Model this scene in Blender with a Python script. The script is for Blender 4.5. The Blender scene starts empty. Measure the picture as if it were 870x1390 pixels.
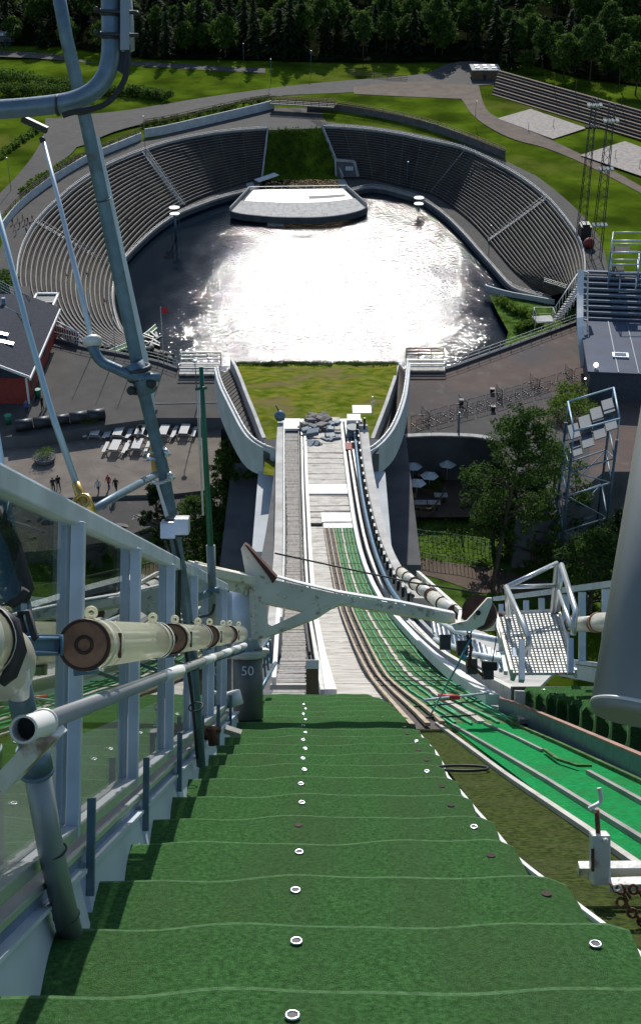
import bpy, math, random
from mathutils import Vector, Matrix
random.seed(7)
R=math.radians
S=bpy.context.scene
COL=S.collection
# ------------------------------------------------------------------ camera frame
F=1812.0
OZ=138.0                      # eye height over the lake surface (lake = 0)
CAM=Vector((0,0,OZ))
p30=R(30)
RT=Vector((1,0,0)); FW=Vector((0,math.cos(p30),-math.sin(p30))); UP=Vector((0,math.sin(p30),math.cos(p30)))
def ray(px,py): return FW+RT*((px-435)/F)+UP*((650-py)/F)
def P(px,py,z): return CAM+ray(px,py)*z                      # by distance along the view axis
def G(px,py,Z):                                              # on a level plane
    r=ray(px,py); return CAM+r*((Z-OZ)/r.z)
# slope frame (in-run at 36.5 degrees)
D=ray(430,857).normalized()
A=Vector((D.y,-D.x,0)).normalized()
N=A.cross(D).normalized()
if N.z<0: N=-N
def T(a,u,n): return CAM+A*a+D*u+N*n
def HA(px,py,a):                                             # on the plane a=const of the slope frame
    r=ray(px,py); return CAM+r*(a/r.dot(A))
def HN(px,py,n):
    r=ray(px,py); return CAM+r*(n/r.dot(N))
# in-run profile
PROF=[(-4.0,0),(0,0)]
def slope_at(Y):
    if Y<24: return 36.52
    if Y<78: return 36.52+(13-36.52)*(Y-24)/54
    return 13.0
prof=[]; z=OZ-1.369+.7405*4; y=-4.0
while y<=92.01:
    prof.append((y,z)); z-=math.tan(R(slope_at(y+.25)))*.5; y+=.5
def profZ(Y):
    if Y<=prof[0][0]: return prof[0][1]
    i=int((Y-prof[0][0])/.5)
    if i>=len(prof)-1: return prof[-1][1]-(Y-prof[-1][0])*.23
    f=(Y-prof[i][0])/.5
    return prof[i][1]*(1-f)+prof[i+1][1]*f
KN=[(88,OZ-50.5),(94,OZ-51.6),(102,OZ-53),(110,OZ-54.8),(118,OZ-56.9),(124,OZ-58.6),(128,OZ-60),(133,OZ-62.4),(140,OZ-66.8),(160,OZ-79.5),(200,OZ-105),(235,OZ-127),(255,OZ-136),(285,OZ-140)]
def knZ(Y):
    if Y<=KN[0][0]: return KN[0][1]
    for (a,b),(c,d) in zip(KN,KN[1:]):
        if Y<=c: return b+(d-b)*(Y-a)/(c-a)
    return KN[-1][1]
def hitf(px,py,fz,up=0.0,t0=1.0,t1=200.0):
    r=ray(px,py); t=t0; prev=None
    while t<t1:
        p=CAM+r*t; v=p.z-(fz(p.y)+up)
        if v<0:
            if prev is None: return p
            tp,vp=prev; tt=tp+(t-tp)*vp/(vp-v); return CAM+r*tt
        prev=(t,v); t+=.25
    return CAM+r*t1
def DK(px,py,up=0.0): return hitf(px,py,profZ,up)
def KNP(px,py,up=0.0): return hitf(px,py,knZ,up,85,330)
# ------------------------------------------------------------------ materials
MATS={}
def mat(name,col,rough=.7,metal=0.0,var=.18,scale=3.0,bump=0.0,col2=None,spec=.5,bscale=None,detail=5,lo=.35,hi=.68,stretch=None):
    if name in MATS: return MATS[name]
    m=bpy.data.materials.new(name); m.use_nodes=True; nt=m.node_tree; b=nt.nodes['Principled BSDF']
    b.inputs['Roughness'].default_value=rough; b.inputs['Metallic'].default_value=metal
    b.inputs['Specular IOR Level'].default_value=spec
    tc=nt.nodes.new('ShaderNodeTexCoord'); src=tc.outputs['Object']
    if stretch:
        mp=nt.nodes.new('ShaderNodeMapping'); mp.inputs['Scale'].default_value=stretch; nt.links.new(src,mp.inputs[0]); src=mp.outputs[0]
    nz=nt.nodes.new('ShaderNodeTexNoise'); nz.inputs['Scale'].default_value=scale; nz.inputs['Detail'].default_value=detail
    nt.links.new(src,nz.inputs['Vector'])
    rp=nt.nodes.new('ShaderNodeValToRGB')
    c1=tuple(max(0,c*(1-var)) for c in col)+(1,)
    c2=tuple(min(1,c*(1+var)) for c in (col2 or col))+(1,)
    rp.color_ramp.elements[0].color=c1; rp.color_ramp.elements[0].position=lo
    rp.color_ramp.elements[1].color=c2; rp.color_ramp.elements[1].position=hi
    nt.links.new(nz.outputs['Fac'],rp.inputs['Fac']); nt.links.new(rp.outputs[0],b.inputs['Base Color'])
    if bump:
        n2=nt.nodes.new('ShaderNodeTexNoise'); n2.inputs['Scale'].default_value=bscale or scale*6; n2.inputs['Detail'].default_value=6
        nt.links.new(src,n2.inputs['Vector'])
        bp=nt.nodes.new('ShaderNodeBump'); bp.inputs['Strength'].default_value=bump; bp.inputs['Distance'].default_value=.05
        nt.links.new(n2.outputs['Fac'],bp.inputs['Height']); nt.links.new(bp.outputs[0],b.inputs['Normal'])
    MATS[name]=m; return m
def overlay(m,col,scale,lo,hi,amount=1.0,stretch=None,detail=4):
    """mix a second colour over the base colour by a larger noise (dirt, rust, wear)"""
    nt=m.node_tree; b=nt.nodes['Principled BSDF']; l=b.inputs['Base Color'].links[0]; src=l.from_socket
    tc=nt.nodes.new('ShaderNodeTexCoord'); v=tc.outputs['Object']
    if stretch:
        mp=nt.nodes.new('ShaderNodeMapping'); mp.inputs['Scale'].default_value=stretch; nt.links.new(v,mp.inputs[0]); v=mp.outputs[0]
    nz=nt.nodes.new('ShaderNodeTexNoise'); nz.inputs['Scale'].default_value=scale; nz.inputs['Detail'].default_value=detail
    nt.links.new(v,nz.inputs['Vector'])
    mr=nt.nodes.new('ShaderNodeMapRange'); mr.inputs[1].default_value=lo; mr.inputs[2].default_value=hi; mr.inputs[4].default_value=amount
    nt.links.new(nz.outputs['Fac'],mr.inputs[0])
    mx=nt.nodes.new('ShaderNodeMix'); mx.data_type='RGBA'; mx.inputs[7].default_value=tuple(col)+(1,)
    nt.links.new(mr.outputs[0],mx.inputs[0]); nt.links.new(src,mx.inputs[6]); nt.links.new(mx.outputs[2],b.inputs['Base Color'])
    return m
def foliage(name,c1,c2):
    if name in MATS: return MATS[name]
    m=bpy.data.materials.new(name); m.use_nodes=True; nt=m.node_tree; b=nt.nodes['Principled BSDF']
    g=nt.nodes.new('ShaderNodeNewGeometry'); rp=nt.nodes.new('ShaderNodeValToRGB')
    rp.color_ramp.elements[0].color=tuple(c1)+(1,); rp.color_ramp.elements[1].color=tuple(c2)+(1,)
    nt.links.new(g.outputs['Random Per Island'],rp.inputs['Fac']); nt.links.new(rp.outputs[0],b.inputs['Base Color'])
    b.inputs['Roughness'].default_value=.75; b.inputs['Specular IOR Level'].default_value=.15
    tr=nt.nodes.new('ShaderNodeBsdfTranslucent'); nt.links.new(rp.outputs[0],tr.inputs['Color'])
    mx=nt.nodes.new('ShaderNodeMixShader'); mx.inputs[0].default_value=.45
    out=nt.nodes['Material Output']; nt.links.new(b.outputs[0],mx.inputs[1]); nt.links.new(tr.outputs[0],mx.inputs[2]); nt.links.new(mx.outputs[0],out.inputs[0])
    MATS[name]=m; return m
def glassmat(name,tint=(.82,.93,.88),refl=1.5,rough=0.0):
    m=bpy.data.materials.new(name); m.use_nodes=True; nt=m.node_tree; nt.nodes.remove(nt.nodes['Principled BSDF'])
    tr=nt.nodes.new('ShaderNodeBsdfTransparent'); tr.inputs[0].default_value=tuple(tint)+(1,)
    gl=nt.nodes.new('ShaderNodeBsdfGlossy'); gl.inputs['Roughness'].default_value=rough
    lw=nt.nodes.new('ShaderNodeLayerWeight'); lw.inputs[0].default_value=.5; pw_=nt.nodes.new('ShaderNodeMath'); pw_.operation='POWER'; pw_.inputs[1].default_value=4.0; nt.links.new(lw.outputs['Facing'],pw_.inputs[0]); fr=nt.nodes.new('ShaderNodeMath'); fr.operation='MULTIPLY'; fr.inputs[1].default_value=refl; nt.links.new(pw_.outputs[0],fr.inputs[0])
    mx=nt.nodes.new('ShaderNodeMixShader'); out=nt.nodes['Material Output']
    nt.links.new(fr.outputs[0],mx.inputs[0]); nt.links.new(tr.outputs[0],mx.inputs[1]); nt.links.new(gl.outputs[0],mx.inputs[2]); nt.links.new(mx.outputs[0],out.inputs[0])
    return m
# ------------------------------------------------------------------ mesh builder
LOC={}
class MB:
    def __init__(s): s.v=[]; s.f=[]; s.mi=[]; s.cur=0; s.sm=[]
    def add(s,vs,fs,smooth=False):
        o=len(s.v); s.v+= [Vector(v) for v in vs]
        for f in fs: s.f.append([i+o for i in f]); s.mi.append(s.cur); s.sm.append(smooth)
        return s
    def quad(s,a,b,c,d): return s.add([a,b,c,d],[(0,1,2,3)])
    def obox(s,c,ex,ey,ez):                       # centre + half-extent vectors
        c=Vector(c); vs=[c+ex*i+ey*j+ez*k for i in(-1,1) for j in(-1,1) for k in(-1,1)]
        return s.add(vs,[(0,1,3,2),(4,6,7,5),(0,4,5,1),(2,3,7,6),(0,2,6,4),(1,5,7,3)])
    def box(s,x0,x1,y0,y1,z0,z1):
        return s.obox(((x0+x1)/2,(y0+y1)/2,(z0+z1)/2),Vector(((x1-x0)/2,0,0)),Vector((0,(y1-y0)/2,0)),Vector((0,0,(z1-z0)/2)))
    def beam(s,a,b,w,h,up=None):                  # bar from a to b, width w across, height h along up
        a=Vector(a); b=Vector(b); d=(b-a); L=d.length
        if L<1e-6: return s
        d/=L; up=Vector(up) if up is not None else Vector((0,0,1))
        if abs(d.dot(up))>.98: up=Vector((0,1,0))
        sd=d.cross(up).normalized(); u=sd.cross(d).normalized()
        return s.obox((a+b)/2,d*(L/2),sd*(w/2),u*(h/2))
    def tube(s,pts,r,seg=10,cap=True):
        pts=[Vector(p) for p in pts]; n=len(pts); rs=r if isinstance(r,(list,tuple)) else [r]*n
        vs=[]; ref=None
        for i,p in enumerate(pts):
            d=(pts[min(i+1,n-1)]-pts[max(i-1,0)]).normalized()
            if ref is None:
                ref=Vector((0,0,1)) if abs(d.z)<.9 else Vector((1,0,0))
            x=(ref-d*ref.dot(d)).normalized(); yv=d.cross(x); ref=x
            for k in range(seg):
                t=2*math.pi*k/seg; vs.append(p+(x*math.cos(t)+yv*math.sin(t))*rs[i])
        fs=[]
        for i in range(n-1):
            for k in range(seg):
                a=i*seg+k; b=i*seg+(k+1)%seg; fs.append((a,b,b+seg,a+seg))
        s.add(vs,fs,True)
        if cap:
            o=len(s.v)-n*seg
            s.f.append([o+k for k in range(seg)][::-1]); s.mi.append(s.cur); s.sm.append(False)
            s.f.append([o+(n-1)*seg+k for k in range(seg)]); s.mi.append(s.cur); s.sm.append(False)
        return s
    def prism(s,pts,dv):                          # polygon pts extruded by vector dv
        n=len(pts); pts=[Vector(p) for p in pts]; dv=Vector(dv)
        fs=[tuple(range(n)),tuple(range(2*n-1,n-1,-1))]+[(i,i+n,(i+1)%n+n,(i+1)%n) for i in range(n)]
        return s.add(pts+[p+dv for p in pts],fs)
    def strip(s,a,b,smooth=False):                # surface between two polylines
        n=len(a); return s.add(list(a)+list(b),[(i,i+1,n+i+1,n+i) for i in range(n-1)],smooth)
    def ribbon(s,a,b,th):                         # strip with thickness downwards
        dv=Vector((0,0,-th)); a2=[p+dv for p in a]; b2=[p+dv for p in b]
        s.strip(a,b); s.strip(b2,a2); s.strip(a2,a); s.strip(b,b2)
        s.quad(a[0],b[0],b2[0],a2[0]); s.quad(b[-1],a[-1],a2[-1],b2[-1]); return s
    def ball(s,c,r,seg=10,rings=6,sc=(1,1,1)):
        c=Vector(c); vs=[]; fs=[]
        for i in range(rings+1):
            ph=math.pi*i/rings
            for k in range(seg):
                t=2*math.pi*k/seg; vs.append(c+Vector((r*sc[0]*math.sin(ph)*math.cos(t),r*sc[1]*math.sin(ph)*math.sin(t),r*sc[2]*math.cos(ph))))
        for i in range(rings):
            for k in range(seg):
                a=i*seg+k; b=i*seg+(k+1)%seg; fs.append((a,a+seg,b+seg,b))
        return s.add(vs,fs,True)
    def torus(s,c,nrm,R0,r,seg=16,rs=6):
        c=Vector(c); nrm=Vector(nrm).normalized(); x=nrm.orthogonal().normalized(); yv=nrm.cross(x); vs=[];fs=[]
        for i in range(seg):
            t=2*math.pi*i/seg; d=x*math.cos(t)+yv*math.sin(t)
            for k in range(rs):
                u=2*math.pi*k/rs; vs.append(c+d*(R0+r*math.cos(u))+nrm*(r*math.sin(u)))
        for i in range(seg):
            for k in range(rs):
                fs.append((i*rs+k,((i+1)%seg)*rs+k,((i+1)%seg)*rs+(k+1)%rs,i*rs+(k+1)%rs))
        return s.add(vs,fs,True)
    def build(s,name,m,parent=None,loc=None,bevel=0):
        me=bpy.data.meshes.new(name); 
        if parent is not None: L=LOC[parent.name]
        elif loc is not None: L=Vector(loc)
        else:
            zs=min(v.z for v in s.v); L=Vector((sum(v.x for v in s.v)/len(s.v),sum(v.y for v in s.v)/len(s.v),zs))
        me.from_pydata([tuple(v-L) for v in s.v],[],s.f)
        for mm in (m if isinstance(m,(list,tuple)) else [m]): me.materials.append(mm)
        me.polygons.foreach_set('material_index',s.mi); me.polygons.foreach_set('use_smooth',s.sm)
        me.update()
        o=bpy.data.objects.new(name,me); COL.objects.link(o)
        if parent is not None: o.parent=parent
        else: o.location=L
        LOC[o.name]=L
        if bevel:
            b=o.modifiers.new('Bevel','BEVEL'); b.width=bevel; b.segments=2; b.limit_method='ANGLE'
        return o
def tag(o,label=None,cat=None,group=None,kind=None):
    if label: o['label']=label
    if cat: o['category']=cat
    if group: o['group']=group
    if kind: o['kind']=kind
    return o
def thing(name,loc,label,cat,group=None):
    o=bpy.data.objects.new(name,None); COL.objects.link(o); o.location=loc; LOC[o.name]=Vector(loc); o.empty_display_size=.2
    return tag(o,label,cat,group)
def copy_tree(o,parent=None,loc=None,rz=None,sc=None,label=None):
    c=o.copy(); COL.objects.link(c)
    if parent is not None: c.parent=parent
    if loc is not None: c.location=loc; LOC[c.name]=Vector(loc)
    if rz is not None: c.rotation_euler=(0,0,rz)
    if sc is not None: c.scale=sc if isinstance(sc,(tuple,list)) else (sc,sc,sc)
    if label: c['label']=label
    for ch in list(o.children): copy_tree(ch,c)
    return c
def struct(name,mb,m,**k): return tag(mb.build(name,m,**k),kind='structure')
def resample(pts,n):
    L=[0]
    for a,b in zip(pts,pts[1:]): L.append(L[-1]+(b-a).length)
    out=[]
    for i in range(n):
        d=L[-1]*i/(n-1); j=0
        while j<len(L)-2 and L[j+1]<d: j+=1
        f=(d-L[j])/max(1e-9,L[j+1]-L[j]); out.append(pts[j].lerp(pts[j+1],f))
    return out
def smooth(pts,it=2):
    for _ in range(it):
        q=[pts[0]]
        for a,b in zip(pts,pts[1:]): q+=[a.lerp(b,.25),a.lerp(b,.75)]
        q.append(pts[-1]); pts=q
    return pts
def Gp(lst,Z,sm=0,n=None):
    q=[G(x,y,Z) for x,y in lst]
    if sm: q=smooth(q,sm)
    if n: q=resample(q,n)
    return q
def flat(mb,pts): mb.add(pts,[tuple(range(len(pts)))]); return mb
# palette
grass=mat('Grass',(.05,.082,.008),.9,var=.3,scale=.06,bump=.6,bscale=2.0,col2=(.095,.145,.010),spec=0,detail=8)
overlay(grass,(.13,.105,.035),.03,.55,.68,.5,detail=6)
overlay(grass,(.03,.065,.006),.25,.5,.75,.6,detail=8)
grass2=mat('LushGrass',(.05,.1,.015),.9,var=.3,scale=.5,bump=.8,bscale=4,col2=(.09,.15,.03),spec=0,detail=8)
knollg=mat('KnollGrass',(.095,.16,.008),.9,var=.35,scale=.9,bump=.7,bscale=5,col2=(.15,.15,.03),spec=0,detail=8)
overlay(knollg,(.17,.13,.07),.22,.5,.66,.8,detail=10)
overlay(knollg,(.16,.15,.01),.45,.5,.7,.6,detail=8)
asphalt=mat('Asphalt',(.088,.082,.075),.9,spec=.2,var=.14,scale=.5,bump=.2,bscale=9,detail=9)
overlay(asphalt,(.06,.06,.062),.07,.5,.7,.6)
paving=mat('PavingLight',(.20,.17,.14),.9,spec=.2,var=.15,scale=.5,bump=.25,bscale=8,detail=9)
overlay(paving,(.12,.105,.095),.2,.52,.7,.5)
paver=mat('PavingRed',(.13,.095,.08),.9,spec=.2,var=.13,scale=.6,bump=.2,bscale=8,detail=9)
overlay(paver,(.085,.08,.082),.09,.5,.62,.8)
dirt=mat('Dirt',(.12,.085,.06),.95,var=.25,scale=.3,bump=.4,bscale=3,detail=9)
sand=mat('Sand',(.36,.32,.28),.95,var=.2,scale=.8,bump=.7,bscale=3,detail=8)
concrete=mat('Concrete',(.42,.41,.39),.8,var=.16,scale=.8,bump=.2,detail=9)
overlay(concrete,(.22,.2,.18),.9,.52,.72,.6,stretch=(1,.25,1))
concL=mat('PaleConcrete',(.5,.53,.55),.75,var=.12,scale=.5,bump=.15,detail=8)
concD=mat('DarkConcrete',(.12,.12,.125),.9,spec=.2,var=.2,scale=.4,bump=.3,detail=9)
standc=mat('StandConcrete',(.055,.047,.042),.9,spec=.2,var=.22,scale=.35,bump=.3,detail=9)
bench=mat('BenchWood',(.21,.2,.19),.75,var=.2,scale=2.0)
overlay(bench,(.13,.115,.1),.12,.45,.68,.75,detail=8)
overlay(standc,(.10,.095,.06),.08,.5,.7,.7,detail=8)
white=mat('WhitePaint',(.74,.74,.72),.5,var=.08,scale=1.5)
alu=mat('Aluminium',(.62,.65,.68),.32,.75,var=.1,scale=3,bump=.03)
alud=mat('AluminiumDull',(.55,.62,.70),.45,.2,var=.12,scale=4)
steelb=mat('GalvanisedSteel',(.12,.19,.245),.45,.35,var=.22,scale=9,bump=.06)
overlay(steelb,(.1,.085,.07),14,.62,.72,.7)
steelw=mat('PaintedSteel',(.63,.63,.59),.5,.2,var=.14,scale=5,bump=.08)
overlay(steelw,(.2,.1,.055),7,.6,.68,.85,detail=8)
rust=mat('Rust',(.13,.055,.03),.9,var=.4,scale=12,bump=.4)
black=mat('BlackRubber',(.015,.015,.017),.6,var=.2)
dark=mat('DarkSteel',(.04,.045,.05),.5,.4,var=.2)
wood=mat('WeatheredWood',(.3,.28,.26),.85,var=.2,scale=1.5,bump=.2,stretch=(6,1,1))
woodw=mat('PaleBoards',(.5,.47,.42),.8,var=.16,scale=2,bump=.15,detail=8)
overlay(woodw,(.2,.16,.13),1.6,.55,.7,.7,detail=8)
woodbr=mat('BrownWood',(.16,.1,.06),.85,var=.25,scale=2)
woodye=mat('YellowWood',(.36,.25,.1),.8,var=.2,scale=2)
redp=mat('RedPaint',(.26,.035,.025),.7,var=.15)
brass=mat('Brass',(.62,.42,.12),.3,.9,var=.1,scale=10)
greenp=mat('GreenPaint',(.01,.12,.07),.45,var=.15)
turf=mat('Turf',(.088,.245,.07),.95,var=.17,scale=55,bump=1.0,bscale=320,col2=(.135,.34,.11),spec=.04,detail=12)
lip=mat('WornTurfEdge',(.19,.38,.16),.95,var=.25,scale=40,bump=.9,bscale=260,spec=.05,detail=10)  # lighter green imitating sunlight along the mat lips
overlay(turf,(.13,.22,.09),1.3,.42,.66,.5,stretch=(2.4,.3,.3))
turfb=mat('BrightTurf',(.0,.25,.06),.9,var=.28,scale=22,detail=10,bump=.5,bscale=160,spec=.15)
turfo=mat('OliveTurf',(.06,.095,.02),.95,var=.4,scale=25,bump=.9,bscale=150,col2=(.10,.13,.03),spec=.08,detail=10)
rubberbr=mat('BrownRubberMat',(.07,.055,.05),.8,var=.3,scale=3)
netg=mat('GreenNetMat',(.04,.10,.022),.9,var=.35,scale=4,col2=(.065,.15,.035),detail=8,bump=.6,bscale=18)
netl=mat('GreenCord',(.015,.3,.13),.6,var=.1)
hedgeM=foliage('HedgeLeaf',(.03,.07,.012),(.11,.18,.03))
overlay(turfb,(.02,.16,.04),1.5,.5,.7,.6)
overlay(turfo,(.12,.135,.055),2.5,.5,.7,.5)
pineM=foliage('PineLeaf',(.025,.06,.014),(.09,.16,.03))
sprM=foliage('SpruceLeaf',(.012,.03,.012),(.035,.06,.02))
birM=foliage('BirchLeaf',(.06,.12,.015),(.16,.25,.04))
bark=mat('Bark',(.09,.065,.05),.95,var=.3,scale=4,bump=.5)
rock=mat('Rock',(.2,.18,.165),.9,var=.3,scale=.8,bump=.6,detail=9)
tarp=mat('BlueTarp',(.10,.15,.19),.6,var=.3,scale=1.5,bump=.3)
skin=mat('Skin',(.45,.27,.19),.6,var=.05)
bluep=mat('BlueSteel',(.12,.22,.32),.45,.3,var=.15)

overlay(asphalt,(.14,.13,.115),.9,.62,.72,.5,detail=8)
overlay(paver,(.2,.17,.15),.7,.62,.72,.5,detail=8)
overlay(paving,(.09,.08,.07),1.2,.6,.7,.5,detail=8)
# ================================================================== LANDSCAPE
ZR=OZ-123.3      # rim level
ZI=OZ-136.6      # lowest row
ZW=0.0           # lake
ZP=OZ-67.0       # upper plaza (left and right)
ZPL=OZ-68.3      # lower terrace with the picnic tables
ZN=OZ-72.5       # ground near the tower foot
OL=[(62,462),(45,440),(31,412),(23,385),(24,362),(29,340),(40,317),(50,303),(64,287),(83,270),(97,257),(120,241),(143,227),(187,208),(233,193),(290,182),(330,178),(363,176)]
IL=[(236,484),(205,474),(181,462),(166,448),(157,420),(156,400),(158,380),(168,354),(187,330),(210,306),(235,287),(262,273),(290,262),(318,253),(340,247),(356,243)]
OR=[(437,173),(490,176),(540,183),(580,192),(630,202),(680,227),(712,246),(742,270),(760,290),(780,317),(788,332),(793,352),(794,372),(790,392)]
IR=[(465,243),(490,242),(512,245),(540,252),(565,258),(590,265),(612,280),(633,296),(650,313),(663,328),(678,347),(694,366),(710,380),(728,392),(748,402)]
NT=49
oL=Gp(OL,ZR,1,NT); iL=Gp(IL,ZI,1,NT); oR=Gp(OR,ZR,1,NT); iR=Gp(IR,ZI,1,NT)
# hole boundary (clockwise seen from above): rim outward a little
def grow(p,k): c=Vector((0,362,0)); d=Vector((p.x,p.y,0))-c; q=c+d*k; return Vector((q.x,q.y,p.z))
near=[Vector((x,258,ZR)) for x in (62,45,25,0,-25,-45,-62)]
loop=[p for p in oL]+[p for p in oR]+[p for p in near]
def H(x,y):
    if 178<y<275 and abs(x)<66: return (OZ-90)+(y-178)*(-49.5/72) if y<250 else OZ-139.5
    if x<-7 and 30<y<=118: return OZ-69.0-(118-y)*.07
    if y>=264:
        z=ZR
        if y>560: z+= (y-560)*.05
        if y>760: z+=(y-760)*.16
        if y<340 and abs(x)>95: z+=(abs(x)-95)*.12*(1-(y-264)/76)
        return z
    pts=[(-400,OZ-66),(60,ZN+.5),(100,ZN),(150,OZ-73.5),(160,OZ-78),(178,OZ-90),(264,ZR)]
    for (a,b),(c,d) in zip(pts,pts[1:]):
        if y<=c: return b+(d-b)*(y-a)/(c-a)
    return ZR
gm=MB(); n=len(loop); ks=[1.0,1.03,1.07,1.12,1.18,1.26,1.36,1.48,1.62,1.8,2.0,2.3,2.7,3.2,4,5,7,10,16,30]
vs=[]
for k in ks:
    for p in loop:
        q=grow(p,k); z=H(q.x,q.y)
        if k>1.07 and q.y>300: z+=.5*math.sin(q.x*.035)*math.cos(q.y*.028)*min(1,(k-1.07)*3)
        vs.append(Vector((q.x,q.y,z)))
fs=[(j*n+i,j*n+(i+1)%n,(j+1)*n+(i+1)%n,(j+1)*n+i) for j in range(len(ks)-1) for i in range(n)]
gm.add(vs,fs,True); struct('ground',gm,grass,loc=(0,0,0))
# lake
wm=bpy.data.materials.new('LakeWater'); wm.use_nodes=True; nt=wm.node_tree; b=nt.nodes['Principled BSDF']
b.inputs['Base Color'].default_value=(.006,.012,.02,1); b.inputs['IOR'].default_value=1.33; b.inputs['Roughness'].default_value=.17
tc=nt.nodes.new('ShaderNodeTexCoord')
mp=nt.nodes.new('ShaderNodeMapping'); mp.inputs['Scale'].default_value=(1,.55,1); mp.inputs['Rotation'].default_value=(0,0,0); nt.links.new(tc.outputs['Object'],mp.inputs[0])
def nz(sc,det,ro=.5,src=None):
    q=nt.nodes.new('ShaderNodeTexNoise'); q.inputs['Scale'].default_value=sc; q.inputs['Detail'].default_value=det; q.inputs['Roughness'].default_value=ro
    nt.links.new(src or mp.outputs[0],q.inputs['Vector']); return q
n1=nz(1.7,1.8,.5)
rmap=nt.nodes.new('ShaderNodeMapRange'); rmap.inputs[3].default_value=.03; rmap.inputs[4].default_value=.055; n2=nz(.1,3)
# ripple strength: sheltered water along the left stand and in the corners stays calmer
sx=nt.nodes.new('ShaderNodeSeparateXYZ'); nt.links.new(tc.outputs['Object'],sx.inputs[0])
wob=nt.nodes.new('ShaderNodeMath'); wob.operation='MULTIPLY_ADD'; wob.inputs[1].default_value=26; wob.inputs[2].default_value=-13; nt.links.new(n2.outputs['Fac'],wob.inputs[0])
yx=nt.nodes.new('ShaderNodeMath'); yx.operation='MULTIPLY_ADD'; yx.inputs[1].default_value=-.12; nt.links.new(sx.outputs['Y'],yx.inputs[0]); nt.links.new(sx.outputs['X'],yx.inputs[2])
ax=nt.nodes.new('ShaderNodeMath'); ax.operation='ADD'; nt.links.new(yx.outputs[0],ax.inputs[0]); nt.links.new(wob.outputs[0],ax.inputs[1])
ml=nt.nodes.new('ShaderNodeMapRange'); ml.interpolation_type='SMOOTHSTEP'; ml.inputs[1].default_value=-47; ml.inputs[2].default_value=-12; nt.links.new(ax.outputs[0],ml.inputs[0])
mr_=nt.nodes.new('ShaderNodeMapRange'); mr_.interpolation_type='SMOOTHSTEP'; mr_.inputs[1].default_value=60; mr_.inputs[2].default_value=24; nt.links.new(ax.outputs[0],mr_.inputs[0])
mm=nt.nodes.new('ShaderNodeMath'); mm.operation='MULTIPLY'; nt.links.new(ml.outputs[0],mm.inputs[0]); nt.links.new(mr_.outputs[0],mm.inputs[1])
st=nt.nodes.new('ShaderNodeMapRange'); st.inputs[3].default_value=.03; st.inputs[4].default_value=1.0; nt.links.new(mm.outputs[0],st.inputs[0])
nt.links.new(mm.outputs[0],rmap.inputs[0]); nt.links.new(rmap.outputs[0],b.inputs['Roughness']); sp_=nt.nodes.new('ShaderNodeMapRange'); sp_.inputs[3].default_value=.05; sp_.inputs[4].default_value=.5; ior_=nt.nodes.new('ShaderNodeMapRange'); ior_.inputs[3].default_value=1.08; ior_.inputs[4].default_value=1.33; nt.links.new(mm.outputs[0],ior_.inputs[0]); nt.links.new(ior_.outputs[0],b.inputs['IOR']); nt.links.new(mm.outputs[0],sp_.inputs[0]); nt.links.new(sp_.outputs[0],b.inputs['Specular IOR Level'])
bp=nt.nodes.new('ShaderNodeBump'); bp.inputs['Distance'].default_value=.27; nt.links.new(st.outputs[0],bp.inputs['Strength']); nt.links.new(n1.outputs['Fac'],bp.inputs['Height'])
nt.links.new(bp.outputs[0],b.inputs['Normal'])
lk=MB(); flat(lk,[Vector((x,y,ZW)) for x,y in ((-66,250),(68,250),(68,448),(-66,448))]); struct('lake',lk,wm,loc=(0,360,0))
# aprons between lowest row and the water, with their quay walls
wallR=[(472,262),(500,254),(525,257),(548,264),(570,270),(592,284),(613,302),(633,323),(650,343),(668,363),(684,382),(696,393),(712,398),(748,408)]
wr=Gp(wallR,ZI,1,NT)
m=MB(); m.strip(iR,wr); struct('lakeside_walk',m,asphalt,loc=(0,0,0))
wallL=[(234,488),(203,479),(179,468),(163,452),(154,423),(152,402),(155,382),(166,357),(186,335),(211,312),(238,293),(268,281),(298,270),(330,262),(352,256)]
wl=Gp(wallL,ZI,1,NT)
m=MB(); m.strip(wl,iL); struct('lakeside_walk',m,asphalt,loc=(0,0,0))
def quay(poly,label,th=.35):
    t=thing('quay_wall',(poly[len(poly)//2].x,poly[len(poly)//2].y,-1),label,'wall')
    q=MB(); q.strip([p+Vector((0,0,.0)) for p in poly],[Vector((p.x,p.y,-.8)) for p in poly]); q.build('wall',concD,t)
    c=MB()
    for a,b2 in zip(poly,poly[1:]): c.beam(a+Vector((0,0,.35)),b2+Vector((0,0,.35)),th,.7)
    c.build('coping',concrete,t)
    c=MB()
    for off in (1.0,1.4):
        c.tube([p+Vector((0,0,off)) for p in poly],.05,5)
    c.build('handrail',steelw,t)
quay(wr,'curved quay wall with pale coping on the right side of the lake')
quay(wl,'curved quay wall along the dark left side of the lake')
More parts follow.
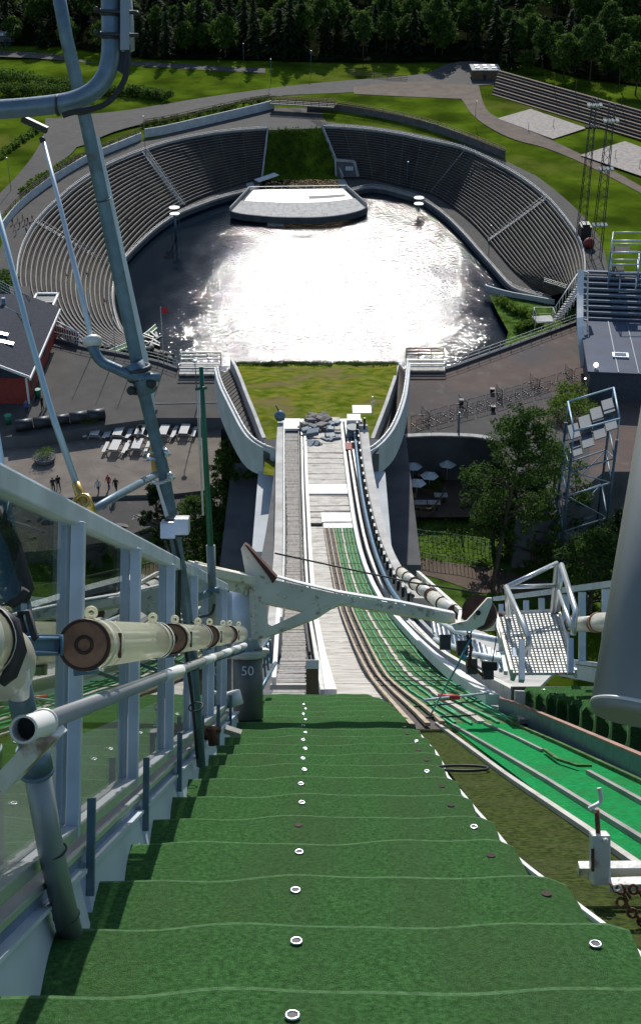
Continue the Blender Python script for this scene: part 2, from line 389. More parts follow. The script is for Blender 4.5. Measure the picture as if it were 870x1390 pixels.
# stands
NR=20
def stand(o,i,label,sgn,aisles):
    c=(o[NT//2]+i[NT//2])/2
    t=thing('amphitheatre_stand',(c.x,c.y,ZI),label,'grandstand')
    m=MB()
    def row(k): f=k/NR; return [Vector((a.x+(b.x-a.x)*f,a.y+(b.y-a.y)*f,0)) for a,b in zip(i,o)]
    hs=(ZR-ZI)/NR
    rows=[row(k) for k in range(NR+1)]
    def at(k,z): return [Vector((p.x,p.y,z)) for p in rows[k]]
    for k in range(NR):
        z0=ZI+hs*k; m.strip(at(k,z0),at(k,z0+hs)); m.strip(at(k,z0+hs),at(k+1,z0+hs))
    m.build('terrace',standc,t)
    for k in range(NR):
        z=ZI+hs*(k+1); f=(k+.22)/NR; g2=(k+.22+.2)/NR
        pa=[Vector((a.x+(b.x-a.x)*f,a.y+(b.y-a.y)*f,z+.34)) for a,b in zip(i,o)]
        pb=[Vector((a.x+(b.x-a.x)*g2,a.y+(b.y-a.y)*g2,z+.34)) for a,b in zip(i,o)]
        q=MB(); q.ribbon(pa,pb,.09)
        for j in range(0,NT-1,2): q.beam(pa[j].lerp(pb[j],.5)+Vector((0,0,-.09)),pa[j].lerp(pb[j],.5)+Vector((0,0,-.36)),.3,.2)
        q.build('bench_row',bench,t)
    for (ox,oy,ix,iy) in aisles:
        a=G(ix,iy,ZI); b2=G(ox,oy,ZR); d=(b2-a); dn=Vector((d.x,d.y,0)).normalized(); sd=Vector((-dn.y,dn.x,0))
        q=MB(); ns=44
        for s_ in range(ns):
            f=(s_+.5)/ns; q.obox(a+d*f+Vector((0,0,.45)),dn*(Vector((d.x,d.y,0)).length/ns*.42),sd*1.0,Vector((0,0,.2)))
        q.build('aisle_steps',concrete,t)
        q=MB()
        for s2 in (-1.1,1.1):
            q.tube([a+sd*s2+Vector((0,0,1.5)),b2+sd*s2+Vector((0,0,1.3))],.05,5)
            for s_ in range(0,12): 
                p=a.lerp(b2,s_/11)+sd*s2; q.tube([p,p+Vector((0,0,1.45))],.04,4)
        q.build('aisle_rail',steelw,t)
    # white rim rail
    q=MB()
    rim=[p+Vector((0,0,.0)) for p in o]
    for a,b2 in zip(rim,rim[1:]): q.beam(a+Vector((0,0,.45)),b2+Vector((0,0,.45)),.28,.9)
    q.build('rim_parapet',concrete,t)
    q=MB(); q.tube([p+Vector((0,0,1.35)) for p in rim],.06,5)
    for p in rim[::2]: q.tube([p+Vector((0,0,.8)),p+Vector((0,0,1.35))],.04,4)
    q.build('rim_rail',white,t)
    return t
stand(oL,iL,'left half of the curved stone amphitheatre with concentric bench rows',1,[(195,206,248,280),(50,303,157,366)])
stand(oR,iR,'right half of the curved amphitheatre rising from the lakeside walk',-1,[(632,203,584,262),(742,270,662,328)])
# shrub covered bank between the stands
def leafcloud(mb,c,rad,n,size,flat_=.8,shell=.55):
    for _ in range(n):
        while True:
            p=Vector((random.uniform(-1,1),random.uniform(-1,1),random.uniform(-1,1)))
            if shell*shell<p.length_squared<1: break
        q=Vector((c[0]+p.x*rad[0],c[1]+p.y*rad[1],c[2]+p.z*rad[2]))
        d=Vector((random.gauss(0,1),random.gauss(0,1),random.gauss(0,1)+.6)).normalized()
        x=d.orthogonal().normalized(); yv=d.cross(x); s_=size*random.uniform(.55,1.3); w=s_*flat_*.5
        a=random.random()*6.28; X=(x*math.cos(a)+yv*math.sin(a)); Y=d.cross(X)
        mb.add([q-X*s_*.5,q+Y*w*.5,q+X*s_*.5,q-Y*w*.5],[(0,1,2,3)])
gl=[G(364,176,ZR),G(437,173,ZR)]; gb=[G(356,243,ZI),G(465,243,ZI)]
m=MB(); 
m.quad(gb[0],gb[1],gl[1],gl[0]); t=struct('bank',m,grass,loc=(0,0,0))
t=thing('ivy_bank_hedge',(gb[0]+gb[1])/2,'dark green shrub bank between the two halves of the amphitheatre behind the stage','hedge')
m=MB()
for _ in range(420):
    f=random.random(); g_=random.random(); p=gb[0].lerp(gb[1],g_).lerp(gl[0].lerp(gl[1],g_),f)
    leafcloud(m,(p.x,p.y,p.z+.5),(.9,.9,.8),16,.55)
m.build('foliage',hedgeM,t)
for s_ in (0,1):
    m=MB(); m.beam(gb[s_]+Vector((0,0,.6)),gl[s_]+Vector((0,0,.6)),.5,1.4); w=m.build('bank_side_wall',concrete); tag(w,['sloping concrete side wall on the left of the shrub bank','sloping concrete side wall on the right of the shrub bank'][s_],'wall','side walls of the bank')
# doorway in right stand
t=thing('stand_doorway',G(470,240,ZI),'recessed pale doorway framed in concrete low in the right stand','doorway')
m=MB(); a=G(456,241,ZI+.3); b2=G(486,241,ZI+.3); c=G(481,221,ZI+5); d=G(455,219,ZI+5)
for p,q in ((a,d),(d,c),(c,b2)): m.beam(p+Vector((0,0,.6)),q+Vector((0,0,.6)),.5,.8)
m.build('frame',concrete,t); m=MB(); m.quad(a,b2,c,d); m.build('recess',concD,t)
p=G(474,232,ZI+2.2); m=MB(); m.obox(p+Vector((0,-.5,.5)),Vector((1.3,0,0)),Vector((0,.15,0)),Vector((0,0,1.3))); m.build('door',alud,t)
# rim walkway (asphalt ring), concrete rim wall and fences
zr=ZR+.004
outerL=[(-60,430),(0,345),(7,307),(20,287),(42,268),(70,247),(100,228),(123,215),(167,197),(200,190),(230,181),(290,166),(345,152),(372,145)]
m=MB(); oo=Gp(outerL,zr,1,NT); ii=[Vector((p.x,p.y,zr)) for p in oL]; m.strip(oo,ii)
outerR=[(372,145),(417,146),(455,148),(500,155),(560,168),(600,182),(640,196),(685,213),(720,232),(755,258),(790,290),(812,318),(822,345),(826,372),(824,392)]
oo2=Gp(outerR,zr,1,NT); m.strip([Vector((p.x,p.y,zr)) for p in oR],oo2)
m.quad(ii[-1],Vector((oR[0].x,oR[0].y,zr)),oo2[6],oo[-1])
m.quad(oo[-1],oo2[6],oo2[3],oo2[0])
struct('rim_walkway',m,asphalt,loc=(0,0,0))
def wallrun(lst,Z,h,th,name,label,cat,mt,sm=1,n=30,capm=None):
    q=Gp(lst,Z,sm,n); m=MB()
    for a,b2 in zip(q,q[1:]): m.beam(a+Vector((0,0,h/2)),b2+Vector((0,0,h/2)),th,h)
    if capm is None: return tag(m.build(name,mt),label,cat)
    t=thing(name,q[n//2],label,cat); m.build('wall',mt,t); m=MB()
    for a,b2 in zip(q,q[1:]): m.beam(a+Vector((0,0,h+.08)),b2+Vector((0,0,h+.08)),th+.16,.16)
    m.build('coping',capm,t); return t
wallrun([(4,312),(20,290),(42,270),(70,249),(100,230),(123,217),(167,199),(192,189)],ZR,2.3,.4,'retaining_wall','long pale retaining wall on the outer edge of the left walkway','wall',concL)
wallrun([(197,186),(222,182),(290,166),(345,153),(372,146)],ZR,2.9,.4,'retaining_wall','pale blue retaining wall behind the left stand below the footbridge','wall',concL)
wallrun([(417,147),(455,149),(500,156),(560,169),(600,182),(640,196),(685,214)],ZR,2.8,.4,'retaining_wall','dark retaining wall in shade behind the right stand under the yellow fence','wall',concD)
def fence(lst,Z,h,name,label,mt,rails=3,n=40,sm=1,post=.14,cat='fence'):
    q=Gp(lst,Z,sm,n); t=thing(name,q[n//2],label,cat)
    for p in q[::2]:
        m=MB(); m.beam(p,p+Vector((0,0,h)),post,post); m.build('post',mt,t)
    m=MB()
    for k in range(rails):
        zz=h*(k+1)/rails-.08
        for a,b2 in zip(q,q[1:]): m.beam(a+Vector((0,0,zz)),b2+Vector((0,0,zz)),.07,.2)
    m.build('rails',mt,t); return t
fence([(2,300),(20,278),(42,258),(70,238),(100,219),(125,207),(167,190),(190,180)],ZR+2.2,1.6,'wooden_fence','brown wooden fence following the left walkway wall',woodbr)
fence([(197,168),(230,163),(290,149),(340,138),(368,134)],ZR+1.6,1.8,'wooden_fence','brown wooden fence above the pale wall up to the footbridge',woodbr,n=20)
fence([(453,142),(500,149),(560,161),(600,173),(640,188),(685,206)],ZR+2.2,1.7,'wooden_fence','yellow wooden fence on the wall behind the right stand',woodye)
# footbridge
t=thing('footbridge',G(411,138,ZR+2.5),'short wooden footbridge with plank parapets behind the shrub bank','bridge')
a=G(369,138,ZR+2.6); b2=G(455,143,ZR+2.6)
m=MB(); m.beam(a,b2,5,.35); m.build('deck',wood,t)
for s_,y_ in ((0,0),(1,4.6)):
    m=MB()
    for k in range(9):
        p=a.lerp(b2,k/8)+Vector((0,y_-2.3,0)); m.beam(p,p+Vector((0,0,1.8)),.16,.16)
    for zz in (.5,1.1,1.7): m.beam(a+Vector((0,y_-2.3,zz)),b2+Vector((0,y_-2.3,zz)),.1,.34)
    m.build('parapet',woodye if s_ else woodbr,t)
# roads / tracks on the park
def road(lst,name,mt,dz=.06):
    m=MB(); pts=[G(x,y,ZR) for x,y in lst]
    pts=[Vector((p.x,p.y,H(p.x,p.y)+dz)) for p in pts]; flat(m,pts); return struct(name,m,mt,loc=(0,0,0))
def roadstrip(l1,l2,name,mt,dz=.06,n=40):
    a=resample(smooth([G(x,y,ZR) for x,y in l1],2),n); b2=resample(smooth([G(x,y,ZR) for x,y in l2],2),n)
    K=7; m=MB(); rows=[[a[i].lerp(b2[i],k/(K-1)) for i in range(n)] for k in range(K)]
    for r_ in rows:
        for p in r_: p.z=H(p.x,p.y)+.5*abs(math.sin(p.x*.035)*math.cos(p.y*.028))+dz
    for k in range(K-1): m.strip(rows[k],rows[k+1],True)
    return struct(name,m,mt,loc=(0,0,0))
roadstrip([(62,178),(68,160),(100,156),(160,152),(210,144),(290,130),(380,117),(450,110),(540,104),(585,100),(600,88),(640,82),(672,88)],
          [(62,178),(75,205),(110,200),(150,180),(190,170),(240,158),(300,143),(370,129),(450,126),(540,121),(600,117),(650,116),(690,112)],'park_road',asphalt)
roadstrip([(62,160),(60,185),(45,212),(20,242),(0,262),(-40,300)],[(110,160),(108,200),(80,222),(45,245),(15,280),(-20,320)],'park_road',asphalt,.09)
roadstrip([(-20,70),(60,73),(140,80),(220,86),(300,91),(360,93)],[(-20,77),(60,80),(140,86),(220,92),(300,97),(360,99)],'footpath',asphalt)
roadstrip([(595,112),(625,130),(640,160),(690,190),(740,200),(800,225),(870,262)],[(650,116),(655,140),(665,158),(720,178),(780,205),(840,235),(900,270)],'dirt_track',dirt,.12)
roadstrip([(480,118),(540,110),(600,110)],[(480,127),(545,131),(640,135)],'dirt_track',dirt,.13)
# sand courts with posts and nets
for idx,(poly,ps) in enumerate((([(675,162),(720,149),(796,175),(750,190)],((717,176),(751,171))),([(787,212),(848,193),(905,214),(880,244)],((835,214),(868,228))))):
    road(poly,'sand_court',sand,.55)
    for j,(x,y_) in enumerate(ps):
        p=G(x,y_,ZR+.5); t=thing('volleyball_post',p,['slim wooden net post','slim leaning net post'][j]+[' on the far left sand court',' on the near right sand court'][idx]+[' on its left side',' on its right side'][j],'net post','volleyball posts')
        m=MB(); m.tube([p,p+Vector((0,0,2.7))],.09,6); m.build('pole',woodye,t)
        m=MB(); m.box(p.x-.5,p.x+.5,p.y-.5,p.y+.5,p.z,p.z+.12); m.build('foot',wood,t)
m=MB(); q=[]
fp=[(-700,600),(-180,592),(-150,578),(-110,575),(-70,552),(0,548),(60,550),(84,545),(100,520),(140,500),(185,470),(260,440),(700,420)]
a_=[Vector((x,y,H(x,y)+.5+.35)) for x,y in fp]
rws=[a_]
for yy in (620,680,760,900,1200,2500): rws.append([Vector((p.x*(1 if yy<1000 else 1.6),max(yy,p.y+2),H(p.x,max(yy,p.y+2))+.9)) for p in a_])
for r0_,r1_ in zip(rws,rws[1:]): m.strip(r0_,r1_,True)
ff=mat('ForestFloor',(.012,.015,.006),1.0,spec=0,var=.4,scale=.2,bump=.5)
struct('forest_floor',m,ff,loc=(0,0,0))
# small dark timber bleacher top right, its colours darkened further to imitate tree shade
t=thing('timber_bleacher',G(780,150,ZR),'long low timber bleacher in shade at the edge of the woods','bleacher')
a0=G(668,128,ZR); a1=G(905,200,ZR); dd=Vector((.25,1,0))
for k in range(9):
    m=MB(); o_=dd*(k*1.9)+Vector((-k*.0,0,k*.62+.3)); m.beam(a0+o_,a1+o_,1.0,.25); m.build('step',standc if k%2 else woodbr,t)
m=MB()
for k in range(9): 
    o_=dd*(k*1.9+.9)+Vector((0,0,k*.62/2)); m.beam(a0+o_,a1+o_,.9,k*.62+.3)
m.build('riser_base',concD,t)
for k in range(5):
    m=MB(); p=a0.lerp(a1,.35+k*.13)+dd*15+Vector((0,0,5)); m.tube([p,p+Vector((0,0,5))],.1,6); tag(m.build('timber_pole',woodbr),'thin pole %s on the top edge of the timber bleacher'%['furthest left','second from the left','in the middle','second from the right','furthest right'][k],'pole','poles above the bleacher')
# brown hut
t=thing('park_hut',G(659,107,ZR),'small brown hut with a pale flat roof beside the park road','hut')
p=G(659,108,ZR); m=MB(); m.box(p.x-5,p.x+5,p.y,p.y+9,p.z,p.z+3.6); m.build('wall',woodbr,t)
m=MB(); m.box(p.x-5.5,p.x+5.5,p.y-.5,p.y+9.5,p.z+3.6,p.z+3.9); m.build('roof',concrete,t)
for k in range(6): 
    m=MB(); xx=p.x-4+(k%3)*3.2; yy=p.y+1.5+(k//3)*4; m.box(xx,xx+1.6,yy,yy+1.8,p.z+3.9,p.z+4.3); m.build('roof_vent',white,t)
m=MB(); m.box(p.x-1,p.x+.2,p.y-.06,p.y-.01,p.z,p.z+2.2); m.build('door',dark,t)
# white roofed building far top left
t=thing('far_hall',G(5,62,ZR),'flat white roofed hall at the far left edge of the park','building')
a=G(-30,62,ZR); b2=G(17,61,ZR); m=MB(); m.box(a.x,b2.x,a.y,a.y+22,ZR,ZR+4.5); m.build('wall',concD,t)
m=MB(); m.box(a.x-.3,b2.x+.3,a.y-.3,a.y+22,ZR+4.5,ZR+5); m.build('roof',white,t)
for k in range(3):
    m=MB(); m.box(b2.x-3-k*5,b2.x-1-k*5,a.y-.06,a.y-.01,ZR+1,ZR+3); m.build('window',dark,t)
fence([(8,66),(20,60),(33,48)],ZR,3.0,'steel_fence','grey steel steps and fence beside the white roofed hall',steelb,3,8,0)
fence([(473,101),(500,104),(530,107),(553,109)],ZR,2.0,'wooden_fence','short brown plank fence on the lawn in front of the trees',woodbr,3,10,0)
fence([(0,64),(4,74)],ZR,3,'wooden_fence','dark board by the footpath at the far left edge',dark,3,3,0)
# hedges / scrub banks
def scrub(lst,h,label,n,size=1.1,Z=ZR,mt=None,nm='scrub_hedge'):
    q=Gp(lst,Z,0,60); t=thing(nm,q[30],label,'hedge'); m=MB()
    for _ in range(n):
        p=q[random.randrange(60)]; w=h*.7
        leafcloud(m,(p.x+random.uniform(-w,w),p.y+random.uniform(-w,w),(Z if Z<ZR-1 else H(p.x,p.y))+random.uniform(.3,h)),(h*.5,h*.5,h*.35),26,size)
    m.build('foliage',mt or hedgeM,t)
scrub([(-20,105),(20,112),(60,118),(90,122),(115,138)],4,'dark scrub bank on the slope left of the park road',240)
scrub([(-10,130),(40,130),(85,132)],4,'second dark scrub bank nearer the road at the left edge',130)
scrub([(112,125),(150,128),(190,130),(225,136)],3.2,'dark tapering scrub bank above the bend of the park road',190)
scrub([(195,172),(230,165),(280,155),(330,143),(365,136)],1.7,'low green hedge running up to the footbridge',170,.8)
scrub([(30,262),(60,240),(100,218),(140,203),(180,188)],1.5,'rough grass and shrubs outside the left walkway fence',140,.8,mt=birM)
scrub([(-10,225),(10,205),(40,185),(52,175)],1.5,'bright green shrubs on the bank at the left edge',120,.9,mt=birM)
scrub([(2,395),(10,385),(12,378)],2.6,'dark bush beside the left end of the walkway',40,.8)
# stage
ZS=OZ-135.6
fr=[(312,286),(325,290),(366,294),(395,295),(420,295),(445,294),(467,291),(485,287),(499,281)]; bk=[(339,257),(360,256),(400,255.5),(440,255),(470,255)]
f3=resample(Gp(fr,ZS,1),25); b3=resample(Gp(bk,ZS,0),25)
t=thing('floating_stage',(f3[12]+b3[12])/2-Vector((0,0,2)),'pale stage with a curved front edge standing in the lake','stage')
m=MB(); m.ribbon(f3,b3,2.0); m.build('base',concD,t)
def lerpl(f): return [a.lerp(b_,f)+Vector((0,0,.03)) for a,b_ in zip(f3,b3)]
m=MB(); m.ribbon(lerpl(.02),lerpl(.5),.02); m.build('front_deck',concrete,t)
m=MB(); m.ribbon([p+Vector((0,0,.05)) for p in lerpl(.5)[1:-1]],[p+Vector((0,0,.05)) for p in lerpl(.97)[1:-1]],.06); m.build('white_deck',white,t)
m=MB(); m.ribbon([p+Vector((0,0,.09)) for p in lerpl(.62)[14:23]],[p+Vector((0,0,.09)) for p in lerpl(.72)[14:23]],.05); m.build('deck_panel',wood,t)
for side in (0,-1):
    m=MB(); a=f3[side]; b_=b3[side]; m.beam(a+Vector((0,0,.6)),b_+Vector((0,0,.6)),.25,1.2)
    m.build('side_wall',concrete,t)
m=MB(); m.beam(b3[0]+Vector((0,0,1)),b3[-1]+Vector((0,0,1)),.15,.15)
for k in range(13):
    p=b3[0].lerp(b3[-1],k/12); m.tube([p,p+Vector((0,0,1))],.05,4)
m.build('rear_rail',steelw,t)
p=G(363,249,ZI); m=MB(); m.beam(p+Vector((-3.5,-1.5,1.5)),p+Vector((3,3,2.4)),3,.25); tag(m.build('stage_awning',white),'small tilted white awning at the left rear corner of the stage','awning')
p=G(373,304,ZW); m=MB()
for k in range(7): m.box(p.x-2.2+k*.75,p.x-1.75+k*.75,p.y-2.5,p.y+2.5,.05,.4)
m.box(p.x-2.3,p.x+2.8,p.y-2.5,p.y-2.2,.4,.5); m.box(p.x-2.3,p.x+2.8,p.y+2.2,p.y+2.5,.4,.5)
tag(m.build('slatted_raft',wood),'small slatted wooden raft in front of the stage','raft')
for aa,bb,lb in ((G(462,242,ZI),G(470,257,ZI),'short gangway joining the right rear corner of the stage to the walk'),(G(338,246,ZI),G(342,257,ZI),'short gangway joining the left rear corner of the stage to the walk')):
    m=MB(); m.beam(aa,bb,2.5,.2); tag(m.build('gangway',concrete),lb,'gangway','stage gangways')
# mushroom shaped light platforms standing in the water
def disc_tower(px,py,label):
    p=G(px,py+38,ZW) if px<400 else G(px,py+8,ZI)
    h=7.5 if px<400 else 2.0
    t=thing('disc_tower',p,label,'tower','round topped towers by the lake')
    m=MB(); m.tube([p+Vector((0,0,-.5)),p+Vector((0,0,h))],.35,8); m.build('column',steelb,t)
    for k,(zz,r_) in enumerate(((h,1.5),(h+1.9,1.6))):
        m=MB(); m.tube([p+Vector((0,0,zz)),p+Vector((0,0,zz+.25))],[r_,r_],18); m.build('disc',white,t)
    for a in range(4):
        m=MB(); q=p+Vector((math.cos(a*1.57)*1.2,math.sin(a*1.57)*1.2,0)); m.tube([q,q+Vector((0,0,h))],.07,5); m.build('strut',steelb,t)
disc_tower(239,285,'white double disc on a column in the dark water at the left of the lake')
disc_tower(568,277,'white double disc at the foot of the right stand')
# lamp posts and masts
def pole(px,py,Z,h,label,name='lamp_post',head=True,r=.09):
    p=G(px,py,Z); p.z=Z; t=thing(name,p,label,'lamp post'); m=MB(); m.tube([p,p+Vector((0,0,h))],[r,r*.6],6); m.build('pole',steelb,t)
    if head:
        m=MB(); m.tube([p+Vector((0,0,h)),p+Vector((.1,-.9,h+.25))],.06,5); m.build('arm',steelb,t)
        m=MB(); m.ball(p+Vector((.1,-1.2,h+.15)),.45,8,5,(.7,1,.35)); m.build('lamp_head',steelw,t)
pole(198,212,ZR,13,'tall lamp post at the top of the left stand aisle')
pole(15,258,ZR,10,'grey lamp post beside the road at the left edge')
pole(368,112,ZR,9,'slim lamp post on the lawn left of the footbridge')
pole(422,100,ZR,9,'slim lamp post on the lawn behind the footbridge')
pole(497,72,ZR+2,9,'lamp post at the forest edge near the middle')
pole(331,90,ZR+2,9,'lamp post at the forest edge left of the middle')
pole(552,255,ZI,9,'lamp post on the lakeside walk below the right stand')
pole(663,345,ZI,9,'lamp post where the lakeside walk narrows')
pole(645,160,ZR+2,6,'short lamp post beside the yellow fence')
def lattice(px,py,Z,h,w,label,lampz,lean=0):
    p=G(px,py,Z); p.z=Z; t=thing('floodlight_mast',p,label,'floodlight mast'); m=MB()
    cs=[Vector((sx*w,sy*w,0)) for sx,sy in((-1,-1),(1,-1),(1,1),(-1,1))]
    for i,c_ in enumerate(cs):
        m.tube([p+c_,p+c_*.5+Vector((0,0,h))],.1,5)
    m.build('legs',dark,t); m=MB(); k=0; z_=0
    while z_<h-2:
        f0=1-.5*z_/h; f1=1-.5*(z_+2)/h
        for i in range(4):
            a=cs[i]*f0+Vector((0,0,z_)); b_=cs[(i+1)%4]*f1+Vector((0,0,z_+2)); m.tube([p+a,p+b_],.045,4)
        z_+=2
    m.build('bracing',dark,t)
    for lz in lampz:
        m=MB(); q=p+Vector((0,0,lz)); 
        m.beam(q+Vector((-1.8,0,0)),q+Vector((1.8,0,0)),.2,.2)
        for r_ in range(2):
            for k in range(4): m.obox(q+Vector((-1.5+k,-.3-.9*r_,.1)),Vector((.36,0,0)),Vector((0,.32,.15)),Vector((0,-.1,.25)))
        m.build('floodlight',steelw if lz==max(lampz) or len(lampz)>2 else dark,t)
lattice(788,322,ZR,37,1.1,'left one of the two tall lattice floodlight masts by the right stand',[30,35.5])
lattice(808,352,ZR,40,1.3,'right one of the two lattice floodlight masts, with a bright lamp frame half way up',[9.5,24,36])
p=G(793,322,ZR); 
m=MB(); m.obox(p+Vector((0,0,1.8)),Vector((1.4,0,0)),Vector((0,2,0)),Vector((0,0,1.8))); m.obox(p+Vector((0,0,3.8)),Vector((1,0,0)),Vector((0,1.4,0)),Vector((0,0,.3))); tag(m.build('equipment_cabin',dark),'dark equipment cabin at the foot of the left floodlight mast','cabin')
m=MB(); p=G(799,336,ZR); m.ball(p+Vector((0,0,1.3)),1.5,9,6); tag(m.build('red_tank',redp),'round red tank between the floodlight masts','tank')
# ------------------------------------------------------------------ trees
def conifer(h,r,n,size,leafm,label):
    t=thing('spruce_tree',(0,0,-500),label,'tree'); LOC[t.name]=Vector((0,0,0))
    m=MB(); m.tube([(0,0,-1),(0,0,h*.5),(0,0,h*.97)],[.28,.18,.03],7); m.build('trunk',bark,t)
    m=MB(); L=int(h*1.6)
    for l in range(L):
        f=l/L; z_=h*(.12+.86*f); rr=r*(1-f)**.8*random.uniform(.8,1.12)+.15
        nb=max(4,int(9*(1-f)+3))
        for b_ in range(nb):
            a=random.random()*6.28; ln=rr*random.uniform(.6,1.1)
            for s_ in range(max(2,int(n*ln/r/4)+1)):
                q=ln*(.25+.75*random.random()); c=Vector((math.cos(a)*q,math.sin(a)*q,z_-q*.3+random.uniform(-.25,.25)))
                d=Vector((math.cos(a+random.uniform(-.6,.6)),math.sin(a+random.uniform(-.6,.6)),-.45)).normalized(); w=Vector((-d.y,d.x,random.uniform(-.4,.4)))
                sz=size*random.uniform(.6,1.2); m.add([c-d*sz*.5,c+w*sz*.25,c+d*sz*.7,c-w*sz*.25],[(0,1,2,3)])
    m.build('crown',leafm,t); return t
def broad(h,r,nc,nl,size,leafm,label,name='birch_tree',base=.3,loc=None):
    L=Vector(loc) if loc is not None else Vector((0,0,0))
    t=thing(name,L if loc is not None else (0,0,-500),label,'tree'); LOC[t.name]=Vector((0,0,0))
    m=MB(); m.tube([(0,0,-1),(r*.05,0,h*.4),(0,r*.05,h*.8)],[.24,.17,.05],7)
    cl=MB()
    for _ in range(nc):
        f=random.random(); a=random.random()*6.28; rr=r*math.sin(math.pi*min(.97,f*.85+.12))*math.sqrt(random.uniform(.15,1))
        c=Vector((math.cos(a)*rr,math.sin(a)*rr,h*(base+(1-base)*f)))
        if random.random()<.5: m.tube([(0,0,max(h*base*.8,c.z-rr*.8)),c*.6+Vector((0,0,c.z*.36)),c],[.09,.06,.02],5)
        k=random.uniform(.14,.26)*r*1.3; leafcloud(cl,c,(k*1.3,k*1.3,k*.8),nl,size,shell=.2)
    m.build('trunk',bark,t); cl.build('crown',leafm,t); return t
protos=[conifer(20,3.6,11,2.1,sprM,'tall dark spruce in the forest wall behind the park'),conifer(16,4.2,11,2.1,sprM,'broad dark spruce in the forest wall behind the park'),
        broad(14,5.2,60,40,1.25,hedgeM,'dark round crowned tree in the forest behind the park'),broad(18,4.2,56,40,1.2,pineM,'narrow green tree in the forest behind the park',name='pine_tree',base=.45)]
first=[True]*4
def putf(k,x,y,sc,label=None):
    z_=H(x,y)-.3; s3=(sc*random.uniform(.9,1.1),sc*random.uniform(.9,1.1),sc)
    if first[k]:
        first[k]=False; o=protos[k]; o.location=(x,y,z_); o.rotation_euler=(0,0,random.random()*6.28); o.scale=s3
    else: o=copy_tree(protos[k],loc=(x,y,z_),rz=random.random()*6.28,sc=s3)
    o['group']='trees of the forest beyond the park'
    if label: o['label']=label; del o['group']
    return o
rows_=[(584,8),(596,8.5),(610,9.5),(628,10.5),(650,12),(680,14),(715,16),(760,18),(820,22)]
cnt=0
for yy,sp in rows_:
    x=-yy*.26
    while x<yy*.26:
        edge=yy+ (22 if -40<x<60 and yy<600 else 0)
        xs=x+random.uniform(-3,3); ys=yy+random.uniform(-6,6)
        if yy<612 and abs(x)<72: ys-=27
        if yy<600 and x>70: ys-=40
        if yy<600 and -125<x<-75: ys+=10
        k=random.choices([0,1,2,3],[4,4,3,2] if xs<40 else [2,3,3,4])[0]
        putf(k,xs,ys,random.uniform(.85,1.4)); cnt+=1
        x+=sp*random.uniform(.7,1.15)
print('forest trees',cnt)
putf(1,G(692,92,ZR).x,G(692,92,ZR).y,1.25,'lone mid green spruce standing forward of the forest beside the brown hut')
for (x,y_,k,s_) in ((20,62,2,.8),(60,66,1,.8),(95,68,2,.9),(140,72,2,.9),(735,100,3,1.1),(765,108,2,1.2),(800,112,3,1.2),(840,120,3,1.1),(862,128,2,1.3),(715,98,2,.6),(822,106,2,.9),(780,100,3,1.0)):
    g_=G(x,y_,ZR); putf(k,g_.x,g_.y,s_)
# ================================================================== KNOLL + TAKE-OFF HOUSE
Ys=[88,90,94,98,102,106,110,114,118,121,124,126,128,130.5,133,136,140,150,160,180,200,235,255,285]
kL=[(316,490),(325,512),(335,540),(346,567),(356,592),(362,606)]; kR=[(541,488),(538,510),(528,540),(518,570),(508,596),(503,606)]
kl=[KNP(x,y) for x,y in kL]; kr=[KNP(x,y) for x,y in kR]
def xat(l,y):
    l=sorted(l,key=lambda p:p.y)
    if y<=l[0].y: return l[0].x
    for a,b in zip(l,l[1:]):
        if y<=b.y: return a.x+(b.x-a.x)*(y-a.y)/(b.y-a.y)
    return l[-1].x*(1+(y-l[-1].y)*.004)
m=MB(); NX=11
g=[]
for Y in Ys:
    x0=xat(kl,Y); x1=xat(kr,Y); g.append([Vector((x0+(x1-x0)*k/(NX-1),Y,knZ(Y)+.12*math.sin(k*2.1+Y*.3))) for k in range(NX)])
for a,b in zip(g,g[1:]): m.strip(b,a,True)
struct('grass_knoll',m,knollg,loc=(0,0,0))
m=MB()
for _ in range(420):
    Y=random.uniform(126,133); x=random.uniform(xat(kl,Y),xat(kr,Y)); z_=knZ(Y)
    for _k in range(5):
        d=Vector((random.gauss(0,.12),random.gauss(0,.12),random.uniform(.25,.6))); p=Vector((x+random.uniform(-.3,.3),Y+random.uniform(-.3,.3),z_)); w=Vector((.04,0,0)); m.add([p-w,p+w,p+d],[(0,1,2)])
tag(m.build('grass_fringe',grass2,loc=(0,130,OZ-60)),'fringe of taller grass along the brow of the knoll','grass',kind='stuff')
